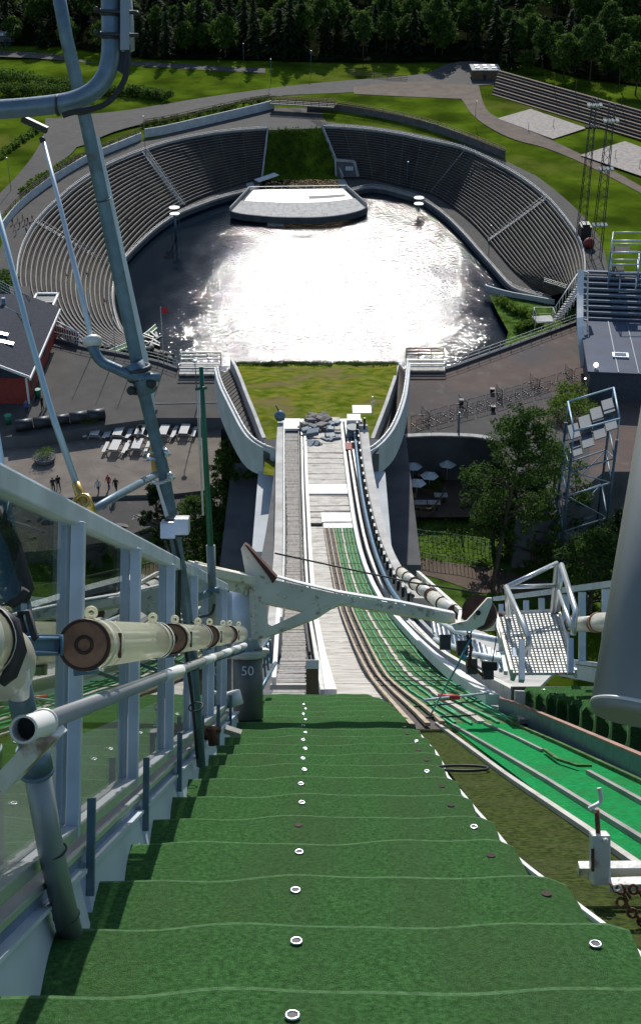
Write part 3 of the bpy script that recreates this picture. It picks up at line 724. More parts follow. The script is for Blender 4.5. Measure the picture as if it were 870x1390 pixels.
# curved stair balconies on both sides of the knoll
def balcony(outer,inner,label,bot,side):
    o=resample(smooth([KNP(x,y,.9) for x,y in outer],1),22); i=resample(smooth([KNP(x,y,.4) for x,y in inner],1),22)
    t=thing('stair_balcony',o[11]-Vector((0,0,4)),label,'stairs','curved stairs beside the knoll')
    fo=[p-Vector((0,0,1.3)) for p in o]; fi=[p-Vector((0,0,.9)) for p in i]
    m=MB(); m.ribbon(fo,fi,.5); m.build('walkway_floor',concD,t)
    m=MB()
    for a,b in zip(fo,fi):
        m.beam(a+Vector((0,0,.05)),b+Vector((0,0,.05)),.3,.1)
    m.build('steps',asphalt,t)
    m=MB()
    n=len(o)
    for k in range(n-1):
        d0=bot[0]+(bot[1]-bot[0])*math.sin(math.pi*k/(n-1))**.6; d1=bot[0]+(bot[1]-bot[0])*math.sin(math.pi*(k+1)/(n-1))**.6
        out=Vector((-.32*side,0,0)); a=o[k]; b=o[k+1]
        q=[a,b,b+out,a+out]; lo=[a-Vector((0,0,d0)),b-Vector((0,0,d1)),b+out-Vector((0,0,d1)),a+out-Vector((0,0,d0))]
        m.add(q+lo,[(0,1,2,3),(4,7,6,5),(0,4,5,1),(2,6,7,3)]+([(0,3,7,4)] if k==0 else [])+([(1,5,6,2)] if k==n-2 else []))
    m.build('outer_wall',concL,t)
    m=MB(); m.tube([p+Vector((0,0,.12)) for p in o],.09,6)
    for k in range(n): m.tube([o[k],o[k]+Vector((0,0,.25))],.05,4)
    m.build('handrail',steelw,t)
    m=MB()
    for a,b in zip(i,i[1:]): m.beam(a-Vector((0,0,.3)),b-Vector((0,0,.3)),.3,1.6)
    m.build('inner_wall',concrete,t)
    return t
balcony([(295,499),(300,520),(315,550),(333,585),(345,598),(360,607),(376,612)],[(314,491),(325,514),(335,542),(346,568),(354,590),(359,602)],'curved concrete stair balcony left of the grass knoll',(2.2,3.4),1)
balcony([(553,492),(549,530),(543,553),(532,580),(518,598),(503,610),(494,614)],[(541,490),(538,512),(528,542),(518,571),(510,592),(505,603)],'curved concrete stair balcony right of the grass knoll',(2.2,3.2),-1)
t=thing('takeoff_house',(0,88,ZN),'tall concrete house carrying the take-off of the ski jump','building')
m=MB(); m.box(-4.9,5.1,80,91.6,ZN-1,OZ-52.2); m.build('wall',concL,t)
m=MB(); m.box(-4.5,4.6,91.6,94,ZN,OZ-50.6); m.build('wall',concD,t)
m=MB(); m.box(-8.4,-4.9,93,116,ZN,OZ-62); m.box(5.1,8.4,93,116,ZN,OZ-62); m.build('side_wing',concD,t)
for xx in(-5.0,5.12): 
    m=MB(); m.box(xx-.02,xx+.04,84,85.6,OZ-58,OZ-56.6); m.build('window',dark,t)
for (x,y_) in ((300,640),(318,700)):
    pass
# ================================================================== IN-RUN
ir=thing('inrun_track',(0,60,OZ-45),'long plank and mat covered in-run of the ski jump curving down to its take-off','ski jump')
def dl(pts,up=0.0,n=60): 
    q=[DK(x,y,up) for x,y in pts]; q=resample(smooth(q,1),n); return q
def up_(q,h): return [p+Vector((0,0,h)) for p in q]
# slab under everything
m=MB(); Yl=[p for p in prof if p[0]>=2][::4]
if Yl[-1][0]<91.9: Yl.append(prof[-1])
def halfw(Y): return 4.6-(1.1*min(1,max(0,Y-20)/60))
m.ribbon([Vector((-3.15,y,z-.32)) for y,z in Yl],[Vector((halfw(y)-.1,y,z-.32)) for y,z in Yl],1.6); m.build('deck_slab',concD,ir)
def lane(name,L,Rr,up,mt,th=.05,n=60,tgt=ir):
    a=dl(L,up,n); b=dl(Rr,up,n); 
    # align by Y
    ys=[a[0].y+(a[-1].y-a[0].y)*k/(n-1) for k in range(n)]
    def atY(q,y):
        q=sorted(q,key=lambda p:p.y)
        if y<=q[0].y: return Vector((q[0].x,y,profZ(y)+up))
        for c,d in zip(q,q[1:]):
            if y<=d.y: f=(y-c.y)/max(1e-6,d.y-c.y); return Vector((c.x+(d.x-c.x)*f,y,profZ(y)+up))
        return Vector((q[-1].x,y,profZ(y)+up))
    A_=[atY(a,y) for y in ys]; B_=[atY(b,y) for y in ys]
    if A_[0].x>B_[0].x: A_,B_=B_,A_
    m=MB(); m.ribbon(A_,B_,th); return m.build(name,mt,tgt),A_,B_
def boards(name,L,Rr,up,mt,step,th=.05,gap=.12,y0=None,y1=None,parent=ir,jit=.0,groups=1):
    """cross boards as individual planks inside one mesh"""
    a=dl(L,up,90); b=dl(Rr,up,90)
    def X(q,y):
        q=sorted(q,key=lambda p:p.y)
        if y<=q[0].y: return q[0].x
        for c,d in zip(q,q[1:]):
            if y<=d.y: return c.x+(d.x-c.x)*(y-c.y)/max(1e-6,d.y-c.y)
        return q[-1].x
    y=y0 if y0 is not None else min(a[0].y,a[-1].y); e=y1 if y1 is not None else max(a[0].y,a[-1].y)
    m=MB()
    while y<e:
        w=step*(1-gap); z0=profZ(y)+up; z1=profZ(y+w)+up; zz=random.uniform(-jit,jit)
        xl=X(a,y)+random.uniform(-jit,jit)*2; xr=X(b,y)+random.uniform(-jit,jit)*2
        if xl>xr: xl,xr=xr,xl
        tl=random.uniform(-jit,jit)
        m.add([(xl,y,z0+zz),(xr,y,z0+zz+tl),(xr,y+w,z1+zz+tl),(xl,y+w,z1+zz),(xl,y,z0+zz-th),(xr,y,z0+zz-th),(xr,y+w,z1+zz-th),(xl,y+w,z1+zz-th)],[(0,1,2,3),(4,7,6,5),(0,4,5,1),(2,6,7,3),(1,5,6,2),(0,3,7,4)])
        y+=step
    return m.build(name,mt,parent)
lrail=[(413.5,571),(416,654),(419.5,717),(421.5,760),(427.5,835),(437,887),(448,940),(449,944)]
rrail=[(463,571),(472.5,654),(481.5,717),(491.5,760),(511.5,808),(534,836),(580,886),(640,935),(668,955)]
lw0=[(387,571),(387,654),(390,717),(389,760),(386,835),(382,880),(371,935),(350,990)]
lw1=[(404,571),(405,654),(409,717),(411,760),(415,835),(415,880),(414,935),(412,990)]
wr_=[(413.5,717),(447,760)]
woodR=[(440,717),(447,760),(458.6,820),(479,874),(501.6,919),(524,947),(560,990)]
brR=[(452,717),(460,760),(474,820),(499,874),(522,917),(542,937),(582,968),(600,985)]
boards('walkway_boards',lw0,lw1,-.18,wood,.34,gap=.1,jit=.012)
# upper white boards near the take-off
def sub(l,y0,y1):
    out=[]; 
    for a,b in zip(l,l[1:]):
        for k in range(8):
            f=k/8; y=a[1]+(b[1]-a[1])*f
            if y0<=y<=y1: out.append((a[0]+(b[0]-a[0])*f,y))
    if y0<=l[-1][1]<=y1: out.append(l[-1])
    return out
boards('upper_planks',sub(lrail,571,716),sub(rrail,571,716),-.04,woodw,1.25,th=.18,gap=.1,jit=.05)
boards('smooth_planks',sub(lrail,660,672),sub(rrail,660,672),.05,white,1.1,th=.15,gap=.03,jit=.02)
boards('step_planks',[(436,700),(438,716)],[(478,700),(481,716)],.06,white,1.2,th=.3,gap=.08,jit=.03)
boards('plank_lane',sub(lrail,714,944)+[(462,985)],woodR,-.05,woodw,.42,gap=.07,jit=.006)
lane('brown_mat',woodR,brR,.01,rubberbr)
inner=[(492,717)]+[(x-1,y) for x,y in rrail if y>=717]
gr_,gA,gB=lane('green_net_mat',brR,[(481,716)]+[(x-1.5,y) for x,y in rrail if y>717],0.0,netg,n=80)
def lerpx(f): return [a.lerp(b,f) for a,b in zip(gA,gB)]
def cordline(name,mt,f,w,h,parent=ir,jit=.02):
    q=lerpx(f); m=MB()
    q=[p+Vector((random.uniform(-jit,jit),0,h)) for p in q]
    for a,b in zip(q,q[1:]): m.beam(a,b,w,.04)
    m.build(name,mt,parent)
for f in (.12,.27,.55,.7,.85): cordline('green_cord',netl,f,.038,.03)
cordline('pale_batten',woodw,.4,.09,.04)
wR=dl(woodR,.03,80); bR=dl(brR,.03,80)
for f in (0,.5,1.0):
    m=MB(); q=[]
    for k in range(80):
        a=wR[k]; b=min(bR,key=lambda p:abs(p.y-a.y)); q.append(a.lerp(b,f)+Vector((0,0,.04)))
    for a,b in zip(q,q[1:]): m.beam(a,b,.06,.04)
    m.build('mat_batten',mat('BeigeBatten',(.42,.34,.24),.8,var=.2,scale=2),ir)
# cross ropes holding the mats
y=20.0; k=0
while y<70:
    a=Vector((xat(wR,y),y,profZ(y)+.09)); b=Vector((xat(gB,y),y,profZ(y)+.09))
    m=MB(); m.tube([a,b],.013,4); m.build('cross_rope',rust if k%5==3 else dark,ir); y+=1.9+y*.01; k+=1
# side rails of the lane
def rail(pts,name,mt,w,h,up,parent=ir,n=60):
    q=dl(pts,up,n); m=MB()
    for a,b in zip(q,q[1:]):
        d=(b-a).normalized()*.02; m.beam(a-d,b+d,w,h)
    return m.build(name,mt,parent)
rail(lrail,'left_lane_rail',white,.2,.2,.05)
rail([(x-4.2*(1+(y_-571)/300),y_) for x,y_ in lrail],'cable_duct',steelw,.12,.2,.0)
rail([(x-8*(1+(y_-571)/300),y_) for x,y_ in lrail if y_<900],'cable_duct',dark,.07,.12,-.1)
rail(rrail,'right_lane_rail',white,.2,.26,.08)
rail([(x+5*(1+(y_-571)/170),y_) for x,y_ in rrail if y_<900],'right_second_rail',steelw,.14,.3,.1)
rail([(x+9*(1+(y_-571)/150),y_) for x,y_ in rrail if y_<900],'right_outer_rail',alu,.14,.35,.12)
rw0=[(470,571),(478,654),(490,717),(504,760),(527,800),(556,838),(600,880)]
rw1=[(485,571),(492,654),(506,717),(515,760),(541,800),(580,838),(640,880)]
boards('walkway_boards',rw0,rw1,-.2,wood,.4,gap=.1,jit=.015)
# parapets of the concrete trough
def parapet(o_,i_,h,name,mt,n=50,drop=2.6):
    a=dl(o_,h,n); b=dl(i_,h,n)
    ys=[max(a[0].y,a[-1].y)+(min(a[0].y,a[-1].y)-max(a[0].y,a[-1].y))*k/(n-1) for k in range(n)]
    A_=[Vector((xat(a,y),y,profZ(y)+h)) for y in ys]; B_=[Vector((xat(b,y),y,profZ(y)+h)) for y in ys]
    if A_[0].x>B_[0].x: A_,B_=B_,A_
    m=MB(); m.ribbon(A_,B_,drop); return m.build(name,mt,ir),A_,B_
_,lpA,lpB=parapet([(377,572),(374,616),(373,717),(371.5,757),(367,800),(362,850)],[(385.5,572),(385.5,650),(385.5,757),(384,800),(381,850)],1.0,'left_parapet',concrete)
_,rpA,rpB=parapet([(499,576),(504,623),(512,666),(522,712),(539,760),(561,789),(590,812)],[(486.5,573),(491.7,616),(497,654),(505,692),(517,735),(527,760),(543,790),(566,815)],1.3,'right_parapet',concrete,drop=2.8)
m=MB(); m.tube(up_(lpB,.28),.07,6)
for p in lpB[::2]: m.tube([p,p+Vector((0,0,.3))],.04,4)
m.build('left_handrail',steelw,ir)
m=MB(); m.tube([p+Vector((-.05,0,.1)) for p in rpA],.06,6)
for p in rpA[::2]: m.beam(p+Vector((-.12,0,-.3)),p+Vector((-.12,0,.2)),.12,.3)
m.build('right_handrail',dark,ir)
m=MB(); m.tube([p+Vector((-.3,0,-.5)) for p in rpA],.1,6); m.build('pipe',bluep,ir)
# take-off edge
e=prof[-1]; m=MB(); m.box(-3.0,3.2,91.7,92.2,e[1]-1.4,e[1]-.1); m.build('takeoff_edge',dark,ir)
m=MB(); p=DK(395,577,0); m.obox(p+Vector((0,0,.05)),Vector((.65,0,0)),Vector((0,1.4,-.3)),Vector((0,0,.1))); m.build('end_board',white,ir)
m=MB(); p=DK(473,577,0); m.obox(p+Vector((.4,0,.35)),Vector((.5,0,0)),Vector((0,.5,0)),Vector((0,0,.35))); m.build('end_box',white,ir)
# things lying on the top of the take-off
def heap(px,py,n,w,label,mt,cat,name,fl=.45):
    p=DK(px,py,0); m=MB()
    for _ in range(n):
        c=p+Vector((random.uniform(-w,w),random.uniform(-1.6,1.6),random.uniform(.1,.35))); r_=random.uniform(.22,.5); a=random.random()*3
        x=Vector((math.cos(a),math.sin(a),random.uniform(-.3,.3)))*r_; y_=Vector((-math.sin(a),math.cos(a),random.uniform(-.3,.3)))*r_*random.uniform(.5,1); z_=Vector((random.uniform(-.2,.2),random.uniform(-.2,.2),1))*r_*fl
        m.obox(c,x,y_,z_)
    return tag(m.build(name,mt,bevel=.08),label,cat)
heap(428,580,26,.85,'heap of grey rubble and folded mats lying at the end of the take-off',rock,'rubble','rubble_heap')
heap(450,590,9,.5,'blue grey tarpaulin bundle right of the rubble on the take-off',tarp,'tarpaulin','tarpaulin_bundle')
heap(424,597,9,.5,'flat blue grey tarpaulin below the rubble on the take-off',tarp,'tarpaulin','tarpaulin_bundle',.3)
p=DK(478,607,.2); m=MB(); m.obox(p,Vector((.5,0,0)),Vector((0,.9,-.2)),Vector((0,0,.12))); m.obox(p+Vector((0,-.9,.15)),Vector((.5,0,0)),Vector((0,.06,0)),Vector((0,0,.2))); tag(m.build('red_crate',redp,bevel=.03),'red crate on the right walkway beside the take-off','crate')
p=DK(479,594,.2); m=MB(); m.tube([p,p+Vector((0,0,.8))],[.5,.45],14); m.tube([p+Vector((0,0,.8)),p+Vector((0,0,.9))],[.52,.52],14); tag(m.build('blue_barrel',tarp),'blue grey barrel behind the red crate','barrel')
p=DK(491,575,1.4); t=thing('white_cabinet',p,'bright white board with an aerial on the right corner of the take-off','cabinet')
m=MB(); m.obox(p+Vector((0,.3,1.0)),Vector((.68,0,0)),Vector((0,.9,-.15)),Vector((0,0,.05))); m.build('panel',white,t)
m=MB(); m.tube([p+Vector((.15,-1.2,-.2)),p+Vector((.15,-1.2,1.1))],.08,6); m.build('post',dark,t)
m=MB(); m.tube([p+Vector((.75,.2,.6)),p+Vector((.75,.2,2.1))],.05,5); m.tube([p+Vector((.6,.2,1.7)),p+Vector((1.0,.2,1.7))],.04,5); m.build('aerial',steelw,t)
p=DK(380,570,1.2); t=thing('corner_lamp',p,'grey round lamp housing on the left corner of the take-off','lamp')
m=MB(); m.ball(p+Vector((0,0,.35)),.42,10,7); m.build('housing',steelb,t); m=MB(); m.tube([p+Vector((0,0,.6)),p+Vector((-.3,.2,1.1))],.05,5); m.build('bracket',dark,t)
# ================================================================== PLAZAS
def slab(name,poly,Z,depth,mt,side=None,**k):
    pts=[G(x,y,Z) for x,y in poly]; m=MB(); n=len(pts); lo=[p-Vector((0,0,depth)) for p in pts]
    m.cur=0; m.add(pts,[tuple(range(n))]); m.cur=1
    m.add(pts+lo,[(i,(i+1)%n,(i+1)%n+n,i+n) for i in range(n)]); return struct(name,m,[mt,side or concD],loc=(0,0,0))
# left upper plaza (dark asphalt), terrace with tables, gravel band, right plaza
slab('upper_plaza',[(-120,500),(-60,462),(30,438),(62,459),(120,475),(165,483),(215,494),(243,503),(300,503),(330,520),(338,567),(215,567),(125,579),(60,590),(-120,600)],ZP,7,asphalt)
slab('lower_terrace',[(-160,596),(30,590),(60,584),(125,573),(210,561),(300,559),(300,700),(282,665),(230,671),(150,673),(80,676),(-160,690)],ZPL,5,paving)
slab('gravel_band',[(-160,688),(60,676),(110,674),(150,672),(230,670),(290,668),(290,700),(205,715),(150,735),(60,748),(-160,760)],ZPL-.35,5,asphalt)
slab('right_plaza',[(548,500),(552,497),(600,497),(603,503),(620,498),(700,468),(784,437),(900,420),(1000,430),(1000,640),(820,640),(748,700),(700,705),(690,640),(680,610),(668,597),(636,594),(545,594)],ZP,6,paver)
m=MB(); pts=[G(x,y,ZP+.02) for x,y in [(545,583),(590,575),(640,560),(700,560),(740,575),(800,600),(800,640),(748,698),(702,702),(692,640),(682,610),(670,596),(636,593),(545,593)]]; flat(m,pts); struct('drive',m,asphalt,loc=(0,0,0))
# right strip of lawn between the lake and the plaza, footway and its wall
m=MB(); pts=[G(x,y,OZ-136.4) for x,y in [(664,400),(700,405),(745,415),(800,420),(800,480),(640,500),(684,470),(690,450),(676,425)]]; flat(m,pts); struct('lakeside_lawn',m,grass2,loc=(0,0,0))
scrub([(678,410),(700,425),(720,430),(730,440),(700,450)],1.6,'rough green shrubs on the lakeside lawn under the right plaza',150,.7,Z=OZ-136.4,mt=birM,nm='shrubs')
sh=bpy.data.objects['shrubs']; sh.location.z+=0
wallrun([(658,393),(690,402),(730,409),(752,413)],OZ-136.4,1.4,.4,'lake_path_wall','low bluish wall along the path above the lakeside lawn','wall',concL,0,8)
# plaza retaining walls / railings
def railing(lst,Z,h,label,mt,n=14,name='plaza_railing',rails=3,curb=True,sm=0):
    q=Gp(lst,Z,sm,n); t=thing(name,q[n//2],label,'railing')
    for p in q:
        m=MB(); m.tube([p,p+Vector((0,0,h))],.04,5); m.build('post',mt,t)
    m=MB()
    for k in range(rails): m.tube([p+Vector((0,0,h*(k+1)/rails)) for p in q],.035,5)
    m.build('rails',mt,t)
    if curb:
        m=MB()
        for a,b in zip(q,q[1:]): m.beam(a+Vector((0,0,.12)),b+Vector((0,0,.12)),.35,.3)
        m.build('kerb',concD,t)
    return t
railing([(60,459),(120,474),(165,482),(215,493),(241,502)],ZP,1.25,'grey railing along the far edge of the left plaza',steelw)
railing([(604,503),(620,498),(700,469),(786,437)],ZP,1.25,'grey railing along the far edge of the right plaza',steelw)
def landing(px0,px1,y0,y1,label):
    a=G(px0,y1,ZP+.3); b=G(px1,y0,ZP+.3); t=thing('stair_landing',(a+b)/2,label,'platform','wooden landings beside the knoll')
    m=MB(); m.box(a.x,b.x,a.y,b.y,ZP+.1,ZP+.35); m.build('deck',woodw,t)
    m=MB()
    for zz in (.6,1.0,1.4): m.beam((a.x,b.y-.2,ZP+.3+zz),(b.x,b.y-.2,ZP+.3+zz),.08,.14)
    for k in range(4):
        x=a.x+(b.x-a.x)*k/3; m.beam((x,b.y-.2,ZP+.3),(x,b.y-.2,ZP+1.75),.12,.12)
    m.build('railing',steelw if px0<400 else woodbr,t)
    m=MB()
    for zz in (.6,1.1): m.beam((a.x,a.y+.6,ZP+.3+zz),(b.x,a.y+.6,ZP+.3+zz),.3,.08)
    m.build('bench',dark,t)
landing(243,300,492,508,'wooden landing with a white railing left of the knoll')
landing(553,601,486,503,'wooden landing with a brown railing right of the knoll')
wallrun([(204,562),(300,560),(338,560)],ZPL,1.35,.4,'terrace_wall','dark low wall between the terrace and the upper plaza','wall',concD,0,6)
# right curved retaining wall with coping
wallrun([(543,595),(590,593),(636,594),(655,596),(668,600)],ZP,.2,.5,'retaining_wall','curved dark retaining wall with pale coping below the right plaza','wall',concD,0,10,concrete)
struct('garden_ground',flat(MB(),[G(x,y,ZP-5.2) for x,y in [(535,606),(700,604),(720,702),(545,702)]]),dirt,loc=(0,0,0))
pole(622,589,ZP,2.6,'short bollard lamp on the kerb of the right plaza','bollard_lamp',False,.14)
# flagpoles along the left railing
for k,(px,py,h) in enumerate(((127,476,8),(157,482,8),(184,487,8),(223,497,7.5))):
    p=G(px,py,ZP); t=thing('flagpole',p,['white flagpole nearest the red shed','second white flagpole along the left railing','third white flagpole along the left railing','flagpole with a small red flag by the left railing'][k],'flagpole','flagpoles on the left plaza')
    m=MB(); m.tube([p,p+Vector((0,0,h))],[.06,.03],6); m.build('pole',steelw,t)
    if k==3:
        m=MB(); m.add([p+Vector((.03,0,h)),p+Vector((.85,-.1,h-.15)),p+Vector((.8,-.1,h-.8)),p+Vector((.03,0,h-.65))],[(0,1,2,3)]); m.add([p+Vector((.03,.02,h)),p+Vector((.03,.02,h-.65)),p+Vector((.8,-.08,h-.8)),p+Vector((.85,-.08,h-.15))],[(0,1,2,3)]); m.build('flag',mat('FlagRed',(.55,.03,.04),.7),t)
# picnic tables
tabw=mat('BleachedBoards',(.62,.6,.56),.7,var=.08,scale=1.2)
def picnic():
    t=thing('picnic_table',(0,0,-500),'','picnic table','wooden picnic tables on the terrace'); LOC[t.name]=Vector((0,0,0))
    m=MB()
    for k in range(5): m.box(-.42+k*.17,-.27+k*.17,-1.0,1.0,.72,.77)
    m.build('tabletop',tabw,t)
    for s_ in(-1,1):
        m=MB()
        for k in range(2): m.box(s_*.95-.16+k*.17,s_*.95-.01+k*.17,-1,1,.43,.47)
        m.build('bench_seat',tabw,t)
    for yy in(-.75,.75):
        m=MB(); m.beam((-.95,yy,.4),(.95,yy,.4),.08,.1); m.beam((-.35,yy,.72),(-.7,yy,0),.08,.1); m.beam((.35,yy,.72),(.7,yy,0),.08,.1); m.build('leg_frame',wood,t)
    return t
pt=picnic()
tl=[('front row picnic table farthest left',131,589),('picnic table in the back row, second from the left, in front of the dark wall',162,589),('picnic table in the back row directly behind the seated people',191,588),('picnic table in the back row beside the steel pole',223,588),('picnic table in the back row farthest right',251,587),('near row picnic table on the left',157,609),('near row picnic table on the right with people sitting at it',187,607)]
tl[0]=('picnic table in the back row farthest left',131,589)
for k,(lb,px,py) in enumerate(tl):
    p=G(px,py+3,ZPL); o=pt if k==0 else copy_tree(pt); o.location=p; o['label']=lb; o.rotation_euler=(0,0,random.uniform(-.05,.02)-.07)
    o.scale=(1.12,1.12,1)
# shrub planters
for k,(px,py,r_,lb) in enumerate(((61,626,1.15,'round green shrub in a dark planter on the left terrace'),)):
    p=G(px,py,ZPL); t=thing('planter_shrub',p,lb,'planter'); m=MB(); m.tube([p,p+Vector((0,0,.55))],[1.0,1.2],14); m.build('pot',concD,t); m=MB()
    for _ in range(26): leafcloud(m,(p.x+random.gauss(0,.4),p.y+random.gauss(0,.4),p.z+.8+random.random()*.4),(.5,.5,.35),22,.2)
    m.build('foliage',birM,t)
p=G(122,572,ZPL+1.3); t=thing('planter_bed',p,'long flower bed with yellow green plants on top of the stone planter','plant bed'); m=MB(); m.beam(G(68,582,ZPL+.6),G(163,570,ZPL+.6),2.6,1.3); m.build('planter',concrete,t); m=MB()
for k in range(40):
    q=G(108+random.random()*24,570+random.random()*3,ZPL+1.4); leafcloud(m,(q.x,q.y,q.z),(.5,.4,.3),20,.2)
m.build('foliage',birM,t)
# long dark rolled barrier on the upper plaza
a=G(20,578,ZP+.6); b=G(143,561,ZP+.6); t=thing('rolled_cover',a,'long dark rolled cover lying in segments across the left plaza','rolled cover')
for k in range(5):
    m=MB(); m.tube([a.lerp(b,k/5+.006),a.lerp(b,(k+1)/5-.006)],.62 if k!=2 else .55,12); m.build('segment',dark,t)
m=MB(); m.tube([G(66,600,ZPL+.7),G(150,592,ZPL+.7)],.0001,3); 
a=G(50,590,ZPL+.5)
# bins
for px,py,lb in ((12,575,'green litter bin beside the low wall at the left edge'),(52,540,'green litter bin at the corner of the red house')):
    p=G(px,py,ZP); t=thing('litter_bin',p,lb,'bin'); m=MB(); m.tube([p,p+Vector((0,0,1.0))],[.32,.38],12); m.build('body',greenp,t); m=MB(); m.tube([p+Vector((0,0,1.0)),p+Vector((0,0,1.1))],[.42,.36],12); m.build('lid',mat('BinLid',(.05,.3,.2),.5),t)
# queue of metal barriers on the right plaza
bt=thing('crowd_barrier',(0,0,-500),'','barrier','metal crowd barriers on the right plaza'); LOC[bt.name]=Vector((0,0,0))
m=MB(); m.tube([(-1.1,0,.1),(-1.1,0,1.1),(1.1,0,1.1),(1.1,0,.1),(-1.1,0,.15)],.035,6); m.build('frame',dark,bt)
m=MB()
for k in range(9): m.tube([(-.9+k*.225,0,.15),(-.9+k*.225,0,1.1)],.012,4)
m.build('bars',dark,bt)
for s_ in(-1,1):
    m=MB(); m.beam((s_*.8,-.35,.04),(s_*.8,.35,.04),.06,.05); m.build('foot',dark,bt)
lines=[((556,578),(800,506)),((562,583),(748,527))]
k=0
for li,((x0,y0),(x1,y1)) in enumerate(lines):
    a=G(x0,y0,ZP); b=G(x1,y1,ZP); L=(b-a).length; nn=int(L/2.5); ang=math.atan2(b.y-a.y,b.x-a.x)
    for j in range(nn):
        p=a.lerp(b,(j+.5)/nn)+Vector((0,random.uniform(-.12,.12),0)); o=bt if k==0 else copy_tree(bt); o.location=p; o.rotation_euler=(0,0,ang+random.uniform(-.06,.06))
        o['label']='metal crowd barrier in the %s row on the right plaza'%(['far','near'][li]); k+=1
        if li==0 and j%2==0:
            k+=1; q=p+Vector((.3,.6,0)); o=copy_tree(bt); o.location=q+Vector((.4,.6,0)); o.rotation_euler=(0,0,ang+1.3+random.uniform(-.1,.1)); o['label']='metal crowd barrier standing crosswise to the queue on the right plaza'
for px,py,lb in ((668,533,'small black box on the right plaza behind the barriers'),(669,557,'small black box in front of the barriers on the right plaza'),(626,548,'small black box on the dark patch of the right plaza')):
    p=G(px,py,ZP); t=thing('junction_box',p,lb,'box'); m=MB(); m.box(p.x-.22,p.x+.22,p.y-.2,p.y+.2,p.z,p.z+.5); m.build('body',black,t,bevel=.03); m=MB(); m.box(p.x-.26,p.x+.26,p.y-.24,p.y+.24,p.z+.5,p.z+.56); m.build('lid',black,t)
# round hedge
p=G(768,563,ZP); t=thing('round_hedge',p,'round clipped green hedge on the right plaza beside the blue stair tower','hedge'); m=MB()
for _ in range(230):
    a=random.random()*6.28; rr=math.sqrt(random.random()); q=p+Vector((math.cos(a)*rr*3.0+.8,math.sin(a)*rr*3.3,.2+1.5*math.sqrt(max(0,1-rr*rr))*random.uniform(.8,1))); leafcloud(m,q,(.45,.45,.35),16,.3)
p2=G(815,535,ZP)
for _ in range(120):
    q=p2+Vector((random.uniform(-5,4),random.uniform(-1.5,1.5),random.uniform(.3,1.4))); leafcloud(m,q,(.5,.5,.4),16,.35)
m.build('foliage',birM,t)
# blue stair tower on the right
pc=G(800,640,ZP-5)
tx=lambda px,py,Z: G(px,py,Z)
ZT=ZP+7.5; cr=[G(771,545,ZT+3.2),G(833,526,ZT+3.2),G(841,568,ZT+3.2),G(779,585,ZT+3.2)]
t=thing('stair_tower',(sum(c.x for c in cr)/4,sum(c.y for c in cr)/4,ZN),'blue steel stair tower with slatted steps on top at the right edge','tower')
m=MB()
for k in range(4): m.tube([cr[k],cr[(k+1)%4]],.09,8)
for k in range(4): m.tube([cr[k],cr[k]-Vector((0,0,2.2))],.06,6)
m.build('top_railing',mat('RailBlue',(.3,.42,.52),.5,.2,var=.1),t)
m=MB()
fl=[c-Vector((0,0,2.2)) for c in cr]
ux=(fl[1]-fl[0])/4; uy=(fl[3]-fl[0])
for k in range(4):
    for j in range(2):
        o_=fl[0]+ux*k+uy*(.12+.42*j-.05*k)+Vector((0,0,.35*k-.5*j)); m.ribbon([o_,o_+ux*.95],[o_+uy*.46,o_+uy*.46+ux*.97],.1)
m.build('steps',mat('BlueGreyTread',(.07,.095,.12),.7,var=.15),t)
m=MB()
for c in fl: m.tube([c,Vector((c.x,c.y,ZN-1))],.13,8)
m.build('legs',mat('TowerBlue',(.06,.11,.15),.5,.2),t)
m=MB(); lv=[ZT-1.0,ZT-3.6,ZT-7.5,ZT-11]
for i,zz in enumerate(lv):
    for k in range(4):
        a=Vector((fl[k].x,fl[k].y,zz)); b=Vector((fl[(k+1)%4].x,fl[(k+1)%4].y,zz)); m.tube([a,b],.08,6)
        if i: 
            b2=Vector((fl[(k+1)%4].x,fl[(k+1)%4].y,lv[i-1])); m.tube([a,b2],.05,6)
m.build('bracing',mat('BraceBlue',(.16,.24,.3),.5,.2),t)
# beer garden under the right wall
zg=ZP-5.2
for k,(px,py) in enumerate(((563,640),(586,646),(560,655),(582,668),(565,678),(606,652))):
    p=G(px,py,zg); t=thing('parasol',p+Vector((0,0,0)),'small white parasol '+['farthest back on the left of the garden','back centre of the garden','at the left edge of the garden','in the middle of the garden','nearest the front of the garden','at the right of the garden by the pine'][k],'parasol','parasols in the garden under the wall')
    m=MB(); m.tube([p,p+Vector((0,0,2.3))],.04,5); m.build('pole',steelw,t)
    m=MB(); n=6; m.add([p+Vector((math.cos(a*6.283/n+k)*1.0,math.sin(a*6.283/n+k)*1.0,2.0)) for a in range(n)]+[p+Vector((0,0,2.5))],[(a,(a+1)%n,n) for a in range(n)]); m.build('canopy',white,t)
for k,((x0,y0),(x1,y1)) in enumerate((((555,628),(593,638)),((604,640),(624,648)),((555,663),(598,672)),((583,655),(600,660)))):
    a=G(x0,y0,zg); b=G(x1,y1,zg); t=thing('garden_hedge',a.lerp(b,.5),'low row of yellow green hedge '+['at the back of the garden below the wall','at the right back of the garden by the pine','across the middle of the garden','between the parasols of the garden'][k],'hedge','hedge rows in the garden'); m=MB(); m.beam(a+Vector((0,0,.3)),b+Vector((0,0,.3)),.6,.6); m.build('planter',woodbr,t); m=MB()
    for _ in range(40): q=a.lerp(b,random.random()); leafcloud(m,(q.x,q.y,q.z+.9),(.4,.4,.35),14,.25)
    m.build('foliage',birM,t)
